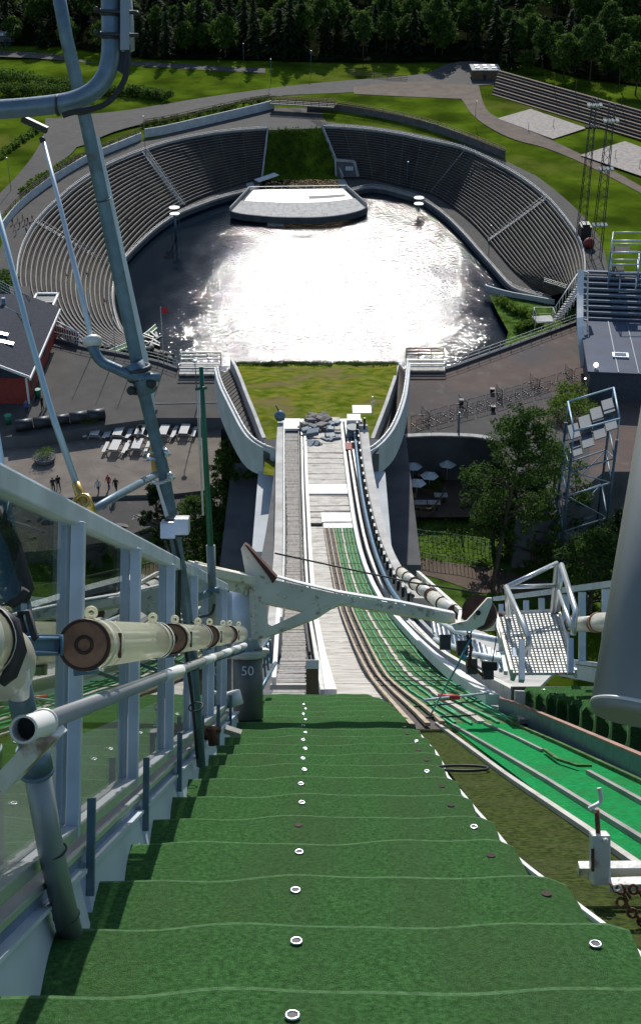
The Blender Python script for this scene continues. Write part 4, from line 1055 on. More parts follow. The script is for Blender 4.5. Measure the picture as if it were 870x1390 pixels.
for k,(px,py) in enumerate(((556,681),(571,690),(548,668),(588,690),(575,652),(598,680))):
    p=G(px,py,zg); t=thing('cafe_table',p,'low wooden garden table '+['beside the front parasol','nearest the front edge of the garden','at the left edge of the garden','at the front right of the garden','between two hedge rows','under the edge of the pine'][k],'table','cafe tables in the garden'); m=MB(); m.box(p.x-.7,p.x+.7,p.y-.45,p.y+.45,.7+p.z,p.z+.76); m.build('tabletop',woodw if k%2 else woodye,t); [MB().beam(p+Vector((sx_,0,0)),p+Vector((sx_,0,.7)),.08,.6).build('leg',woodbr,t) for sx_ in (-.5,.5)]
fence([(548,697),(585,703),(600,683),(605,670)],zg,1.1,'garden_fence','dark low wooden fence round the garden under the wall',woodbr,2,10,0)
# ------------------------------------------------------------------ left red house
def house_left():
    t=thing('red_house',G(20,520,ZP),'dark roofed red house with white trim at the left edge of the plaza','house')
    a=G(-60,548,ZP); b=G(40,546,ZP); x0,x1,y0,y1=a.x,b.x,a.y,a.y+19
    m=MB(); m.box(x0,x1,y0,y1,ZP,ZP+3.4); m.build('wall',redp,t)
    m=MB(); xm=(x0+x1)/2
    xm=x1-3.5
    m.prism([(x0-.4,y0-.5,ZP+3.4),(x1+.5,y0-.5,ZP+3.4),(x1+.5,y0-.5,ZP+3.5),(xm,y0-.5,ZP+5.2),(x0-.4,y0-.5,ZP+5.3)],(0,19.8,0)); r_=m.build('roof',mat('RoofDark',(.04,.045,.06),.9,var=.2,spec=.2),t)
    m=MB(); m.beam((x1+.6,y0-.6,ZP+3.3),(x1+.6,y1,ZP+3.3),.16,.3); m.beam((x1+.05,y0-.05,ZP),(x1+.05,y0-.05,ZP+3.4),.2,.2); m.beam((x1+.6,y0-.55,ZP+3.5),(xm,y0-.55,ZP+5.3),.12,.3); m.build('white_trim',white,t)
    for k in range(3):
        m=MB(); m.box(x1+.0,x1+.05,y0+2+k*4,y0+3.4+k*4,ZP+1,ZP+2.3); m.build('window',dark,t)
    for k in range(2):
        m=MB(); m.obox(Vector((xm-.4+k*.9,y0+7+k*-1.6,ZP+5.3-k*.4)),Vector((.8,0,-.2)),Vector((0,.35,0)),Vector((0,0,.2))); m.build('roof_window',mat('SkylightPane',(.1,.16,.25),.25),t)
    return x0,x1,y0,y1
hx0,hx1,hy0,hy1=house_left()
t=thing('kiosk_booth',G(50,455,ZP),'narrow white framed booth with dark openings behind the red house','booth')
a=G(43,452,ZP+.2); m=MB(); m.box(a.x,a.x+2.7,a.y,a.y+3,ZP,ZP+3.2); m.build('wall',redp,t)
m=MB(); zt=ZP+3.2
m.box(a.x-.1,a.x+2.8,a.y-.2,a.y,ZP+2.9,ZP+3.3)
for xx in(a.x-.1,a.x+2.6): m.box(xx,xx+.25,a.y-.2,a.y+5.2,ZP+3.2,ZP+3.45)
m.box(a.x-.1,a.x+2.85,a.y+5,a.y+5.3,ZP+3.2,ZP+3.45); m.box(a.x+.1,a.x+2.6,a.y+2.4,a.y+2.55,ZP+3.2,ZP+3.35); m.build('white_frame',white,t)
m=MB(); m.box(a.x+.15,a.x+2.6,a.y,a.y+5,ZP+3.0,ZP+3.2); m.build('roof',dark,t)
m=MB(); m.box(a.x+.3,a.x+1.4,a.y+.3,a.y+2.2,ZP+3.2,ZP+3.26); m.build('green_panel',greenp,t)
q=Gp([(52,447),(70,452),(90,460),(108,466)],ZP,0,18); t=thing('red_white_boarding',q[9],'red boarding with white bars beside the left railing','boarding'); m=MB()
for a,b in zip(q,q[1:]): m.beam(a+Vector((0,0,.7)),b+Vector((0,0,.7)),.1,1.4)
m.build('boards',redp,t); m=MB(); m.tube([q[0]+Vector((0,0,2.2)),q[8]+Vector((0,0,1.9)),q[-1]+Vector((0,0,1.4))],.14,6)
for p in q: m.beam(p+Vector((0,-.1,0)),p+Vector((0,-.1,1.5)),.12,.1)
m.build('white_bars',white,t)
# steel stair with concrete steps at left edge
t=thing('steel_staircase',G(15,455,ZP),'grey steel staircase with concrete slabs behind the red house','staircase')
m=MB()
for k in range(4):
    p=G(6+k*9,440+k*6,ZP+4.2-k*.5); m.obox(p,Vector((.75,0,0)),Vector((0,1.9,0)),Vector((0,0,.12)))
m.build('steps',concrete,t)
m=MB(); 
for (x0,y0,x1,y1) in ((0,392,42,416),(0,424,42,446)):
    for dz in (3.6,4.0,4.4,4.8):
        m.tube([G(x0-40,y0-22,ZP+4)+Vector((0,0,dz-3.6)),G(x0,y0,ZP+4)+Vector((0,0,dz-3.6)),G(x1,y1,ZP+4)+Vector((0,0,dz-3.6))],.05,5)
    for k in range(5): p=G(x0+(x1-x0)*k/4,y0+(y1-y0)*k/4,ZP+4); m.tube([p,p+Vector((0,0,1.25))],.05,5)
m.build('handrail',steelb,t)
m=MB(); p=G(7,425,ZP+4); m.tube([Vector((p.x,p.y,ZP-2)),p+Vector((0,0,2))],.25,8); p=G(42,440,ZP+3); m.tube([Vector((p.x,p.y,ZP-2)),p],.15,8); m.build('post',steelb,t)
m=MB(); m.add([G(12,388,ZP+3),G(41,388,ZP+3),G(41,430,ZP+3),G(20,418,ZP+3)],[(0,1,2,3)]); m.build('landing',asphalt,t)
# green slide ramp and gear by the railing
q=Gp([(140,478),(160,470),(185,460),(200,450),(211,440)],ZP-2,1,14); t=thing('green_ramp',q[7],'small curved ramp covered with green matting behind the left railing','ramp')
m=MB(); m.ribbon([p+Vector((0,0,.0)) for p in q],[p+Vector((.3,-1.1,-.15)) for p in q],.2); m.build('matting',mat('RampGreen',(.05,.19,.04),.9,var=.2),t)
m=MB(); m.tube([p+Vector((.3,-1.1,.0)) for p in q],.09,6); m.tube(q,.07,6); m.build('edge',steelw,t)
m=MB()
for p in q[::3]: m.tube([p-Vector((0,0,3)),p],.08,5)
m.build('supports',dark,t)
t=thing('machine_heap',G(200,468,ZP-2),'jumble of grey machinery beside the green ramp','machinery'); m=MB()
for _ in range(16):
    p=G(random.uniform(190,215),random.uniform(455,476),ZP-2); a=random.random()*3; m.obox(p,Vector((math.cos(a)*.8,math.sin(a)*.8,.1)),Vector((-math.sin(a)*.12,math.cos(a)*.12,0)),Vector((0,0,random.uniform(.1,.5))))
m.build('parts',dark,t); m=MB()
for _ in range(4):
    p=G(random.uniform(192,213),random.uniform(458,474),ZP-1.5); m.ball(p,.45,8,5,(1,1,.5))
m.build('housings',concD,t)
# ------------------------------------------------------------------ right pavilion
nr=G(797,541,ZP); fa=G(789,360,ZP+7.5); e2=Vector((fa.x-nr.x,fa.y-nr.y,0)); Lp=e2.length; e2.normalize(); e1=Vector((e2.y,-e2.x,0))
t=thing('pavilion',Vector((nr.x,nr.y,ZP))+e2*10+e1*8,'dark bluish pavilion with stepped roof slabs at the right edge','building')
def pb(m,a0,a1,s0,s1,z0,z1): m.obox(Vector((nr.x,nr.y,0))+e1*((a0+a1)/2)+e2*((s0+s1)/2)+Vector((0,0,(z0+z1)/2)),e1*((a1-a0)/2),e2*((s1-s0)/2),Vector((0,0,(z1-z0)/2))); return m
m=MB(); pb(m,0,16,0,Lp+1,ZP-2,ZP+3.2); m.build('wall',mat('PavilionWall',(.05,.06,.085),.6),t)
sm_=(G(790,432,ZP+3.6)-nr).dot(e2)
m=MB(); pb(m,-.3,16.3,-.3,sm_,ZP+3.2,ZP+3.5); m.build('flat_roof',mat('RoofSlate',(.035,.055,.10),.8,var=.2,scale=.4),t)
q=G(842,482,ZP+3.6)-nr; qa,qs=q.dot(e1),q.dot(e2)
m=MB(); pb(m,qa-.9,qa+.9,qs-.6,qs+.6,ZP+3.5,ZP+3.7); m.build('roof_hatch',alud,t); m=MB(); pb(m,qa-.65,qa+.65,qs-.4,qs+.4,ZP+3.7,ZP+3.74); m.build('hatch_pane',mat('HatchPane',(.03,.05,.09),.2),t)
for k in range(3):
    m=MB(); pb(m,3+k*2.2,3.1+k*2.2,-.2,sm_-.2,ZP+3.5,ZP+3.56); m.build('roof_seam',mat('SeamBlue',(.05,.09,.15),.5),t)
ns_=9; st_=(Lp-sm_)/ns_
for k in range(ns_):
    s0=sm_+st_*k; z_=ZP+3.7+k*.42; m=MB(); pb(m,.1,7.6,s0,s0+st_*.8,z_-.25,z_); m.build('roof_slab',mat('RoofSlabGrey',(.11,.13,.17),.85,var=.15),t)
    m=MB(); pb(m,.1,7.6,s0,s0+.16,z_,z_+.08); m.build('slab_edge',mat('RoofSlabPale',(.3,.34,.4),.75,var=.15),t)
m=MB(); pb(m,.3,7.4,sm_,Lp,ZP+3.2,ZP+3.7); 
for k in range(ns_): pb(m,.4,7.3,sm_+st_*k+.3,Lp,ZP+3.4+k*.42,ZP+3.55+k*.42)
m.build('roof_base',concD,t)
t=thing('white_stair_canopy',G(775,450,ZP+1),'white curved stair canopy with railings beside the pavilion','stairs')
m=MB(); s0=G(786,470,ZP+1.5); s1=G(790,365,ZP+7)
cv=smooth([G(788,498,ZP+.5),G(783,450,ZP+4.2),G(783,400,ZP+6.5),G(784,366,ZP+8.5)],2)
m.ribbon(cv,[p+Vector((.75,0,.1)) for p in cv],.12); m.build('canopy',white,t)
m=MB(); cv2=[p+Vector((1.3,0,-.3)) for p in cv]; m.tube(cv2,.07,6)
for p in cv2: m.tube([p-Vector((0,0,1.5)),p],.05,5); m.beam(p,p+Vector((-.6,0,.2)),.2,.06)
m.build('frame',steelw,t)
m=MB(); a=G(750,432,ZP); b=G(782,400,ZP)
for k in range(16): 
    p=a.lerp(b,k/15)+Vector((0,0,.2+k*.12)); m.beam(p+Vector((-.0,-.8,0)),p+Vector((1.3,.2,0)),.4,.12)
m.build('steps',concrete,t)
m=MB(); c=[a+Vector((0,0,1.2)),b+Vector((0,0,3.2))]; m.tube(c,.06,5); c2=[a+Vector((1.3,-.9,1.2)),b+Vector((1.4,-.9,3.2))]; m.tube(c2,.06,5)
for k in range(9): 
    p=a.lerp(b,k/8)+Vector((0,0,.2+k*.2)); m.tube([p,p+Vector((0,0,1.1))],.04,4); m.tube([p+Vector((1.3,-.9,0)),p+Vector((1.3,-.9,1.1))],.04,4)
m.build('handrail',white,t)
m=MB(); p=G(738,433,ZP+.5); m.obox(p,Vector((1.2,.2,0)),Vector((-.2,1.0,0)),Vector((0,0,.06))); m.build('platform',concrete,t)
m=MB(); 
for dx,dy in((-1.2,-1),(1.2,-1),(1.2,1),(-1.2,1)): m.tube([p+Vector((dx,dy,-1)),p+Vector((dx,dy,1.2))],.05,4)
m.tube([p+Vector((-1.2,-1,1.2)),p+Vector((1.2,-1,1.2)),p+Vector((1.2,1,1.2)),p+Vector((-1.2,1,1.2)),p+Vector((-1.2,-1,1.2))],.05,4); m.build('platform_railing',steelw,t)
fence([(738,383),(770,393),(792,400)],ZR-6,1.3,'stand_end_railing','white railing closing the near end of the right stand',steelw,3,10,0)
# steel frame scaffold
t=thing('steel_scaffold',G(850,440,ZP),'blue grey steel scaffold tower with railings at the right edge behind the pavilion','scaffold')
m=MB()
z0=ZP+9.5
f1=[G(831,326,z0),G(880,326,z0),G(880,342,z0),G(829,342,z0)]
f2=[G(829,352,z0-2),G(866,352,z0-2),G(866,370,z0-2),G(827,370,z0-2)]
f3_=[G(840,382,z0-4),G(862,382,z0-4),G(862,396,z0-4),G(840,396,z0-4)]
for f_ in (f1,f2,f3_):
    for k in range(4):
        m.tube([f_[k],f_[(k+1)%4]],.1,6); m.tube([f_[k]+Vector((0,0,1.1)),f_[(k+1)%4]+Vector((0,0,1.1))],.07,6); m.tube([f_[k],f_[k]+Vector((0,0,1.1))],.07,6)
m.build('frames',alud,t)
for f_ in(f1,f2):
    a=f_[0].lerp(f_[3],.5); m=MB(); m.add([a,f_[0].lerp(f_[1],.5).lerp(f_[3].lerp(f_[2],.5),.5),f_[3].lerp(f_[2],.5),f_[3]],[(0,1,2,3)]); m.build('platform',asphalt,t)
m=MB()
for f_ in (f1,f2):
    for c in f_[:4]: m.tube([c,Vector((c.x,c.y,ZP-3))],.12,6)
m.build('legs',bluep,t)
m=MB(); p0=G(835,400,ZP+5); p1=G(905,470,ZP+1.5)
for dx in (0,2.2): m.beam(p0+Vector((dx,0,0)),p1+Vector((dx,0,0)),.3,.5)
for k in range(14): a=p0.lerp(p1,k/13); m.beam(a,a+Vector((2.2,0,0)),.35,.08)
m.build('sloping_stair',bluep,t)
lampm=bpy.data.materials.new('LampGlow'); lampm.use_nodes=True; lampm.node_tree.nodes['Principled BSDF'].inputs['Emission Color'].default_value=(1,.85,.6,1); lampm.node_tree.nodes['Principled BSDF'].inputs['Emission Strength'].default_value=3
p=G(809,495,ZP+3.9); t=thing('globe_lamp',p,'lit round lamp on the front of the pavilion','lamp'); m=MB(); m.ball(p,.28,10,6); m.build('globe',lampm,t); m=MB(); m.tube([p-Vector((0,0,.8)),p-Vector((0,0,.2))],.06,6); m.build('bracket',dark,t)
p=G(796,513,ZP+2.2); t=thing('wall_lamp',p,'small amber lamp low on the pavilion corner','lamp'); m=MB(); m.ball(p+Vector((-.15,-.1,0)),.13,8,5); m.build('globe',lampm,t); m=MB(); m.tube([p,p+Vector((.2,0,0))],.05,5); m.build('bracket',dark,t)
# ------------------------------------------------------------------ near ground right: path, fences, grass
ZG=lambda p:p
def gnd(px,py):
    xs=-30 if px<330 else 30
    return hitf(px,py,lambda y:H(xs,y),0,40,260)
def gpoly(lst,name,mt,dz=.05):
    m=MB(); pts=[gnd(x,y)+Vector((0,0,dz)) for x,y in lst]; flat(m,pts); return struct(name,m,mt,loc=(0,0,0))
gpoly([(545,700),(640,700),(760,700),(900,740),(900,830),(545,830)],'lush_bank',grass2,.06)
gpoly([(540,752),(600,763),(650,770),(720,785),(800,800),(800,828),(700,806),(650,806),(600,788),(540,772)],'gravel_path',dirt,.1)
q=[gnd(x,y) for x,y in ((545,731),(600,738),(650,745),(690,760))]; q=resample(q,26); t=thing('wire_fence',q[13],'thin green wire fence across the grass bank right of the in-run','fence'); m=MB()
for p in q: m.tube([p,p+Vector((0,0,1.3))],.03,4)
m.build('posts',greenp,t); m=MB()
for z_ in(.2,.75,1.3): m.tube([p+Vector((0,0,z_)) for p in q],.02,4)
m.build('wires',greenp,t)
q=[gnd(x,y) for x,y in ((545,752),(580,765),(620,770),(660,779),(690,790))]; q=resample(q,30); t=thing('bar_fence',q[13],'dark barred fence along the gravel path right of the in-run','fence'); m=MB()
for p in q: m.tube([p,p+Vector((0,0,1.1))],.025,4)
m.build('bars',dark,t); m=MB(); m.tube([p+Vector((0,0,1.1)) for p in q],.035,4); m.build('top_rail',dark,t)
scr=MB()
for _ in range(240):
    p=gnd(random.uniform(548,830),random.uniform(700,768))
    leafcloud(scr,(p.x,p.y,p.z+.3),(.7,.7,.45),14,.3)
tag(scr.build('undergrowth',birM,loc=(10,100,ZN)),'bright green undergrowth on the bank right of the in-run','undergrowth',kind='stuff')
p=gnd(702,768); m=MB(); m.box(p.x-.7,p.x+.7,p.y-.4,p.y+.4,p.z,p.z+.6); tag(m.build('stone_block',rock,bevel=.08),'reddish stone block in the grass beside the gravel path','stone')
# near ground left seen through the glass barrier
gpoly([(-150,745),(60,735),(205,712),(300,700),(372,700),(372,860),(-150,900)],'left_bank',grass2,.06)
gpoly([(-100,846),(60,826),(130,808),(220,790),(300,770),(300,790),(200,812),(100,835),(-100,870)],'service_road',asphalt,.12)
t0=[gnd(x,y) for x,y in ((-20,846),(60,826),(120,807),(165,795),(200,790))]
t=thing('road_edge_wall',t0[2],'rust stained white wall along the service road behind the glass','wall'); m=MB()
for a,b in zip(t0,t0[1:]): m.beam(a+Vector((0,0,.3)),b+Vector((0,0,.3)),.7,.7)
m.build('wall',steelw,t); m=MB()
for a,b in zip(t0,t0[1:]): m.beam(a+Vector((0,0,.72)),b+Vector((0,0,.72)),.85,.12)
m.build('coping',white,t)
for k in range(26):
    px=random.uniform(0,300); py=715+abs(px-200)*.03+random.uniform(-5,22) if px>130 else random.uniform(700,752); p=gnd(px,py); m=MB(); m.ball(p+Vector((0,0,.2)),1,9,6,(random.uniform(.7,1.9),random.uniform(.6,1.3),random.uniform(.5,1.1)))
    for i in range(len(m.v)): m.v[i]=m.v[i]+Vector((random.uniform(-.14,.14),random.uniform(-.14,.14),random.uniform(-.12,.12)))
    m.sm=[False]*len(m.sm); tag(m.build('boulder',rock),'grey angular boulder on the bank below the left terrace','boulder','boulders on the left bank')
scr=MB()
for _ in range(22):
    p=gnd(random.uniform(0,340),random.uniform(735,800)); leafcloud(scr,(p.x,p.y,p.z+.3),(.8,.8,.5),14,.32)
tag(scr.build('undergrowth',birM,loc=(-20,100,ZN)),'green undergrowth on the bank left of the in-run','undergrowth',kind='stuff')
# near trees
def placetree(fn,px,py_base,hgt_,**k):
    p=gnd(px,py_base); o=fn; o.location=(p.x,p.y,p.z); return o
def bigpine(px,py,h,r,nc,nl,label,mt=pineM,lean=0,size=.46,base=.4,name='pine_tree'):
    p=gnd(px,py); t=thing(name,p,label,'tree'); m=MB()
    tr=[p+Vector((0,0,-1)),p+Vector((lean*.3,0,h*.3)),p+Vector((lean*.7,.3,h*.6)),p+Vector((lean,.2,h*.95))]; tr=smooth(tr,2)
    m.tube(tr,[.3*(1-.85*i/(len(tr)-1)) for i in range(len(tr))],8); cl=MB()
    for k in range(nc):
        f=random.random()**.9; zz=h*(base+(1.02-base)*f); ax_=tr[min(len(tr)-1,int(len(tr)*zz/h*.98))]
        a=random.random()*6.28; rr=r*(math.sin(math.pi*(.18+.74*f)))*math.sqrt(random.uniform(.1,1)); c=Vector((ax_.x+math.cos(a)*rr,ax_.y+math.sin(a)*rr,p.z+zz+random.uniform(-.4,.4)))
        if random.random()<.6:
            s_=Vector((ax_.x,ax_.y,c.z-rr*.35)); m.tube([s_,s_.lerp(c,.6)+Vector((0,0,.2)),c],[.07,.05,.02],5)
        w=random.uniform(.5,1.0)*r/4.2; leafcloud(cl,c,(w*1.25,w*1.25,w*.6),nl,size,.6,.1)
    m.build('trunk',bark,t); cl.build('crown',mt,t); return t
bigpine(667,800,18.5,4.3,120,80,'tall pine with a bare dark trunk beside the garden right of the in-run',lean=1.8,base=.38)
bigpine(668,740,9.0,3.2,80,80,'dark pine behind the garden fence',sprM,base=.2)
bigpine(745,735,10.5,3.6,80,60,'dense green tree left of the blue stair tower',hedgeM,base=.12,name='leafy_tree')
bigpine(708,742,8,3.0,70,70,'dark tree between the tall pine and the stair tower',sprM,base=.1)
bigpine(800,830,8,4.0,100,80,'green tree in front of the stair tower legs',pineM,base=.1,name='leafy_tree')
bigpine(850,810,9,4.0,90,80,'dark tree at the right edge behind the steel cylinder',sprM,base=.1)
bigpine(722,770,7,3.0,60,60,'small round green tree beside the gravel path',hedgeM,base=.1,name='leafy_tree')
bigpine(318,745,11,2.5,90,60,'misty green tree in the shade beside the take-off house',hedgeM,base=.12,name='leafy_tree')
bigpine(217,762,8,1.5,80,50,'narrow young spruce below the gravel band at the left',sprM,base=.08,name='spruce_tree')
bigpine(268,770,7,3.2,80,60,'bushy green tree behind the glass barrier left of the in-run',hedgeM,base=.1,name='leafy_tree')
bigpine(300,775,6,2.6,60,60,'small green tree close to the left in-run wall',pineM,base=.1,name='leafy_tree')
# benches/stairs beside terrace: slim lamp at left knoll (white head)
pole(268,552,ZP,6,'lamp post with a bright head beside the left landing',r=.07)
# ================================================================== FOREGROUND (slope frame T(a,u,n))
def coord(p): q=p-CAM; return (q.dot(A),q.dot(D),q.dot(N))
def un(px,py,a): c=coord(HA(px,py,a)); return c[1],c[2]
# --- green mats: overlapping rows on the starting ramp
ramp=thing('mat_ramp',T(.4,12,-1.1),'wide ramp of overlapping dark green turf mats running down from the camera','mat ramp')
m=MB(); m.obox(T(.0,11.2,-1.5),A*.75,D*9.2,N*.05); m.build('ramp_base',concD,ramp)
eye=mat('EyeletSteel',(.75,.77,.8),.25,.9,var=.05)
rowlen=None
yb=[1500,1345,1256.7,1191.7,1143,1110,1080,1056,1039,1024,1011,1000,990,981,973,965.5,959,952.5,947,943]
us=[coord(HN(405,y,-1.0))[1] for y in yb]
Rpx=[(941,1345),(862,1257),(770,1192),(700,1143),(672,1110),(645,1082),(622,1056),(606,1039),(600,1024),(590,1008),(578,996),(568,985),(556,973),(546,965),(536,957),(528,950),(517,945),(505,943)]
def aright(u):
    pts=sorted([(coord(HN(x,y,-1.0))[1],coord(HN(x,y,-1.0))[0]) for x,y in Rpx])
    if u<=pts[0][0]: return pts[0][1]
    for a,b in zip(pts,pts[1:]):
        if u<=b[0]: return a[1]+(b[1]-a[1])*(u-a[0])/max(1e-6,b[0]-a[0])
    return pts[-1][1]
rowpts=sorted(us)
NA=26
for r_ in range(len(us)-1):
    u0,u1=us[r_],us[r_+1]; L=u1-u0
    m=MB(); g=[]
    nf=14
    ph=random.random()*6
    # a tread: nearly level, rolled over a thick rounded lip at its downhill end
    TB=math.tan(R(19)); cv=lambda f:-L*TB*(1-f)**1.55
    prof_=[(0,cv(0)-.02)]+[(f_,cv(f_)) for f_ in (.1,.22,.34,.46,.57,.67,.76,.84,.9)]+[(.945,cv(.945)+.005),(.975,.003),(.993,-.008),(1.003,-.03),(1.0,-.10),(.97,-L*TB-.1)]
    for f,h in prof_:
        row=[]
        for k in range(NA+1):
            q=k/NA; al=-.95; ar=aright(u0+L*min(1,max(0,f)))-(.012 if r_%2 else 0)
            a=al+(ar-al)*q; wav=.007*math.sin(a*5+ph)+.005*math.sin(a*13+ph*2)+.004*math.sin(a*9+f*7+ph); skew=L*(.014*math.sin(a*2.2+ph)+.01*math.sin(a*6+ph))+.05*a
            edge=.035*max(0,(q-.93)/.07)**2
            bb=min(1,max(0,(q-.8)/.16)); hh=h if f>.96 else h*(1-bb)+max(h,-.072)*bb
            row.append(T(a,u0+L*f+skew,-1.0+hh+wav*.8-edge))
        g.append(row)
    nf=len(prof_)-1
    for a,b in zip(g,g[1:]): m.strip(b,a,True)
    m.strip([row[-1] for row in g],[row[-1]-N*.05 for row in g])
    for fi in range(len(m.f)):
        if 10<=fi//NA<=12: m.mi[fi]=1  # highlight of the rounded lip put in as a lighter colour
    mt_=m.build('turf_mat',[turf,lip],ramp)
    # eyelets
    for side,au in (('c',-.07-.012*(r_%3)),('r',None)):
        f=.80 if side=='c' else .74
        u=u0+L*f
        if side=='c': px_=410 if r_>2 else 402; a=coord(HN(399+min(12,r_*2.2)+(2.5 if r_%2 else -1),857+100,-1.0))[0]; a=(399+min(12,r_*1.6)+(2 if r_%2 else -1)-430)/1812*coord(HN(405,yb[r_+1]+12,-1.0))[1]*.995
        else: a=aright(u)-.13-.03*(r_%2)
        if (side=='r' and u>15) or u>19.5: continue
        sk=.05*a; h=cv(f)+.004; h=max(h,-.07) if side=='r' else h; c=T(a,u+sk,-1.0+h); EN=(N-D*.42).normalized()
        q=MB()
        if (r_ in (4,) and side=='c') or (side=='r' and r_%3!=1):
            q.tube([c-EN*.012,c+EN*.006],[.02,.02],14); q.build('worn_hole',mat('WornHole',(.05,.035,.025),.9,var=.3),mt_)
        else:
            q.torus(c+EN*.006,EN,.0175,.0038,22,8); q.build('eyelet',eye,mt_)
            q=MB(); q.tube([c-EN*.012,c+EN*.0065],[.016,.016],16); q.build('eyelet_hole',black,mt_)
# white edging under the right edge of the mats
m=MB(); ed=[T(aright(u)+.008,u+.05*aright(u),-1.092) for u in [3+.4*k for k in range(44)]]
for a,b in zip(ed,ed[1:]): m.beam(a,b,.022,.02,up=N)
m.build('white_edging',white,ramp)
# --- the lane beside the ramp: olive turf, bright green turf, battens
ND=-1.1
lane_=thing('start_lane',T(1.6,12,-1.2),'start lane with olive and bright green turf strips beside the mat ramp','track')
def plane_poly(lst,n,name,mt,th=.03,parent=lane_):
    m=MB(); m.prism([HN(x,y,n) for x,y in lst],N*(-th)); return m.build(name,mt,parent)
plane_poly([(560,972),(600,978),(640,1010),(700,1060),(760,1103),(870,1180),(1000,1270),(1200,1400),(870,1400),(760,1230),(640,1090),(575,1000),(548,975)],ND,'olive_turf',turfo,.4)
plane_poly([(606,982),(688,982),(740,1005),(870,1061),(1100,1160),(1100,1330),(870,1172),(760,1098),(700,1053),(640,1008)],ND+.012,'bright_turf',turfb)
plane_poly([(540,962),(560,945),(668,948),(705,975),(690,984),(604,984),(575,985)],ND+.004,'green_net_turf',netg)
def bat(l,w,h,name,mt,n=ND,parent=lane_,off=0):
    q=[HN(x,y,n+off) for x,y in l]; q=resample(q,max(4,len(q)*4)); m=MB()
    for a,b in zip(q,q[1:]): m.beam(a,b,w,h,up=N)
    return m.build(name,mt,parent)
bat([(592,982),(690,1055),(790,1122),(870,1178),(960,1240)],.042,.03,'pale_batten',woodw,off=.02)
bat([(615,985),(735,1055),(870,1139),(960,1196)],.035,.03,'timber_batten',wood,off=.03)
bat([(657,982),(700,1001),(736,1019)],.03,.025,'timber_batten',wood,off=.03)
bat([(739,1018),(757,1031),(785,1040),(803,1040)],.03,.02,'bent_batten',netg,off=.05)
bat([(798,1048),(870,1088),(960,1139)],.035,.03,'timber_batten',wood,off=.03)
bat([(688,979),(760,1010),(870,1061),(960,1103)],.035,.03,'timber_batten',netg,off=.03)
for l in ([(590,953),(640,983)],[(608,946),(665,975)],[(630,942),(690,975)],[(575,958),(620,988)]): bat(l,.03,.02,'green_cord',netl,off=.03)
for (a,b) in ((( 575,975),(646,971)),((560,960),(663,951))): bat([a,b],.02,.02,'cross_rope',dark,off=.05)
q=[HN(x,y,ND) for x,y in ((679,968),(700,975),(770,1010),(870,1061),(1000,1128))]; m=MB()
for a,b in zip(q,q[1:]): m.beam(a+N*.08,b+N*.08,.05,.2,up=N)
m.build('side_board',steelb,lane_); m=MB()
for a,b in zip(q,q[1:]): m.beam(a+N*.19,b+N*.19,.055,.02,up=N)
m.build('side_board_cap',mat('PinkishWood',(.35,.2,.15),.8,var=.2),lane_)
bat([(672,960),(705,968),(712,980)],.12,.05,'worn_board',wood,off=.04)
m=MB(); m.torus(HN(628,1043,ND+.03),N,.2,.012,20,5);  # black ring mesh in place of a shadow cast on the turf
tag(m.build('rubber_ring',black),'dark rubber ring lying on the olive turf beside the ramp','ring')
p=HN(606,946,ND+.25); q2=HN(663,941,ND+.25); m=MB(); m.tube([HN(575,951,ND+.25),q2],.018,6); t_=tag(m.build('marker_stick',alud),'thin grey stick with a red tip lying across the net mats','stick')
p=HN(607,947,ND+.25); m=MB(); m.tube([p-A*.12,p+A*.16],[.05,.03],8); m.build('red_tip',mat('TipRed',(.6,.04,.05),.5),t_)
# --- glass barrier on the left
AB=-.95
u0_,nt_=un(0,645,AB); _,nt2=un(300,788,AB); nt_=(nt_+nt2)/2
_,nb1=un(113,1123,AB); _,nb2=un(240,1003,AB); nbot=(nb1+nb2)/2
print('barrier n top',nt_,nt2,'bot',nb1,nb2)
nfloor=-1.0
gb=thing('glass_barrier',T(AB,8,nfloor),'long aluminium framed glass barrier along the left side of the mat ramp','barrier')
UA,UB=2.3,13.9
def abar(name,a,n,w,h,mt,u0=UA,u1=UB,bev=.006):
    m=MB(); m.beam(T(a,u0,n),T(a,u1,n),w,h,up=N); return m.build(name,mt,gb,bevel=bev)
abar('top_rail',AB-.01,nt_-.035,.085,.075,alud)
abar('rail_cap',AB-.01,nt_+.004,.07,.012,alud)
abar('bottom_rail',AB+.01,nbot,.075,.05,alu)
abar('lower_rail',AB+.035,nbot-.07,.06,.03,alu)
abar('sill',AB+.03,nbot-.12,.03,.09,mat('BlueSill',(.16,.22,.34),.5,.2))
posts=[5.3-1.65*2+1.65*k for k in range(11)]
postu=[coord(HA(px,857,AB))[1] for px in (108,)]
pu=postu[0]
ulist=[pu-.2+1.66*k for k in range(-2,9)]
for u in ulist:
    if u<UA-.2 or u>UB+.2: continue
    m=MB(); m.beam(T(AB+.024,u,nbot-.02),T(AB+.024,u,nt_-.06),.052,.05,up=D); m.build('post',alud,gb,bevel=.005)
    m=MB(); m.beam(T(AB-.034,u+.05,nbot-.02),T(AB-.034,u+.05,nt_-.06),.03,.06,up=D); m.build('post_back',steelb,gb,bevel=.004)
    m=MB(); m.beam(T(AB+.02,u+.045,nbot),T(AB+.02,u+.045,nt_-.07),.03,.02,up=D); m.build('gasket',black,gb)
    m=MB(); m.beam(T(AB+.085,u+.05,nfloor+.0),T(AB+.085,u+.05,nbot+.12),.03,.03,up=D); m.build('bracket',steelb,gb)
gl=glassmat('BarrierGlass',(.9,.96,.92),1.1)
kickm=mat('KickPanel',(.55,.62,.68),.45,.15,var=.1,scale=2)
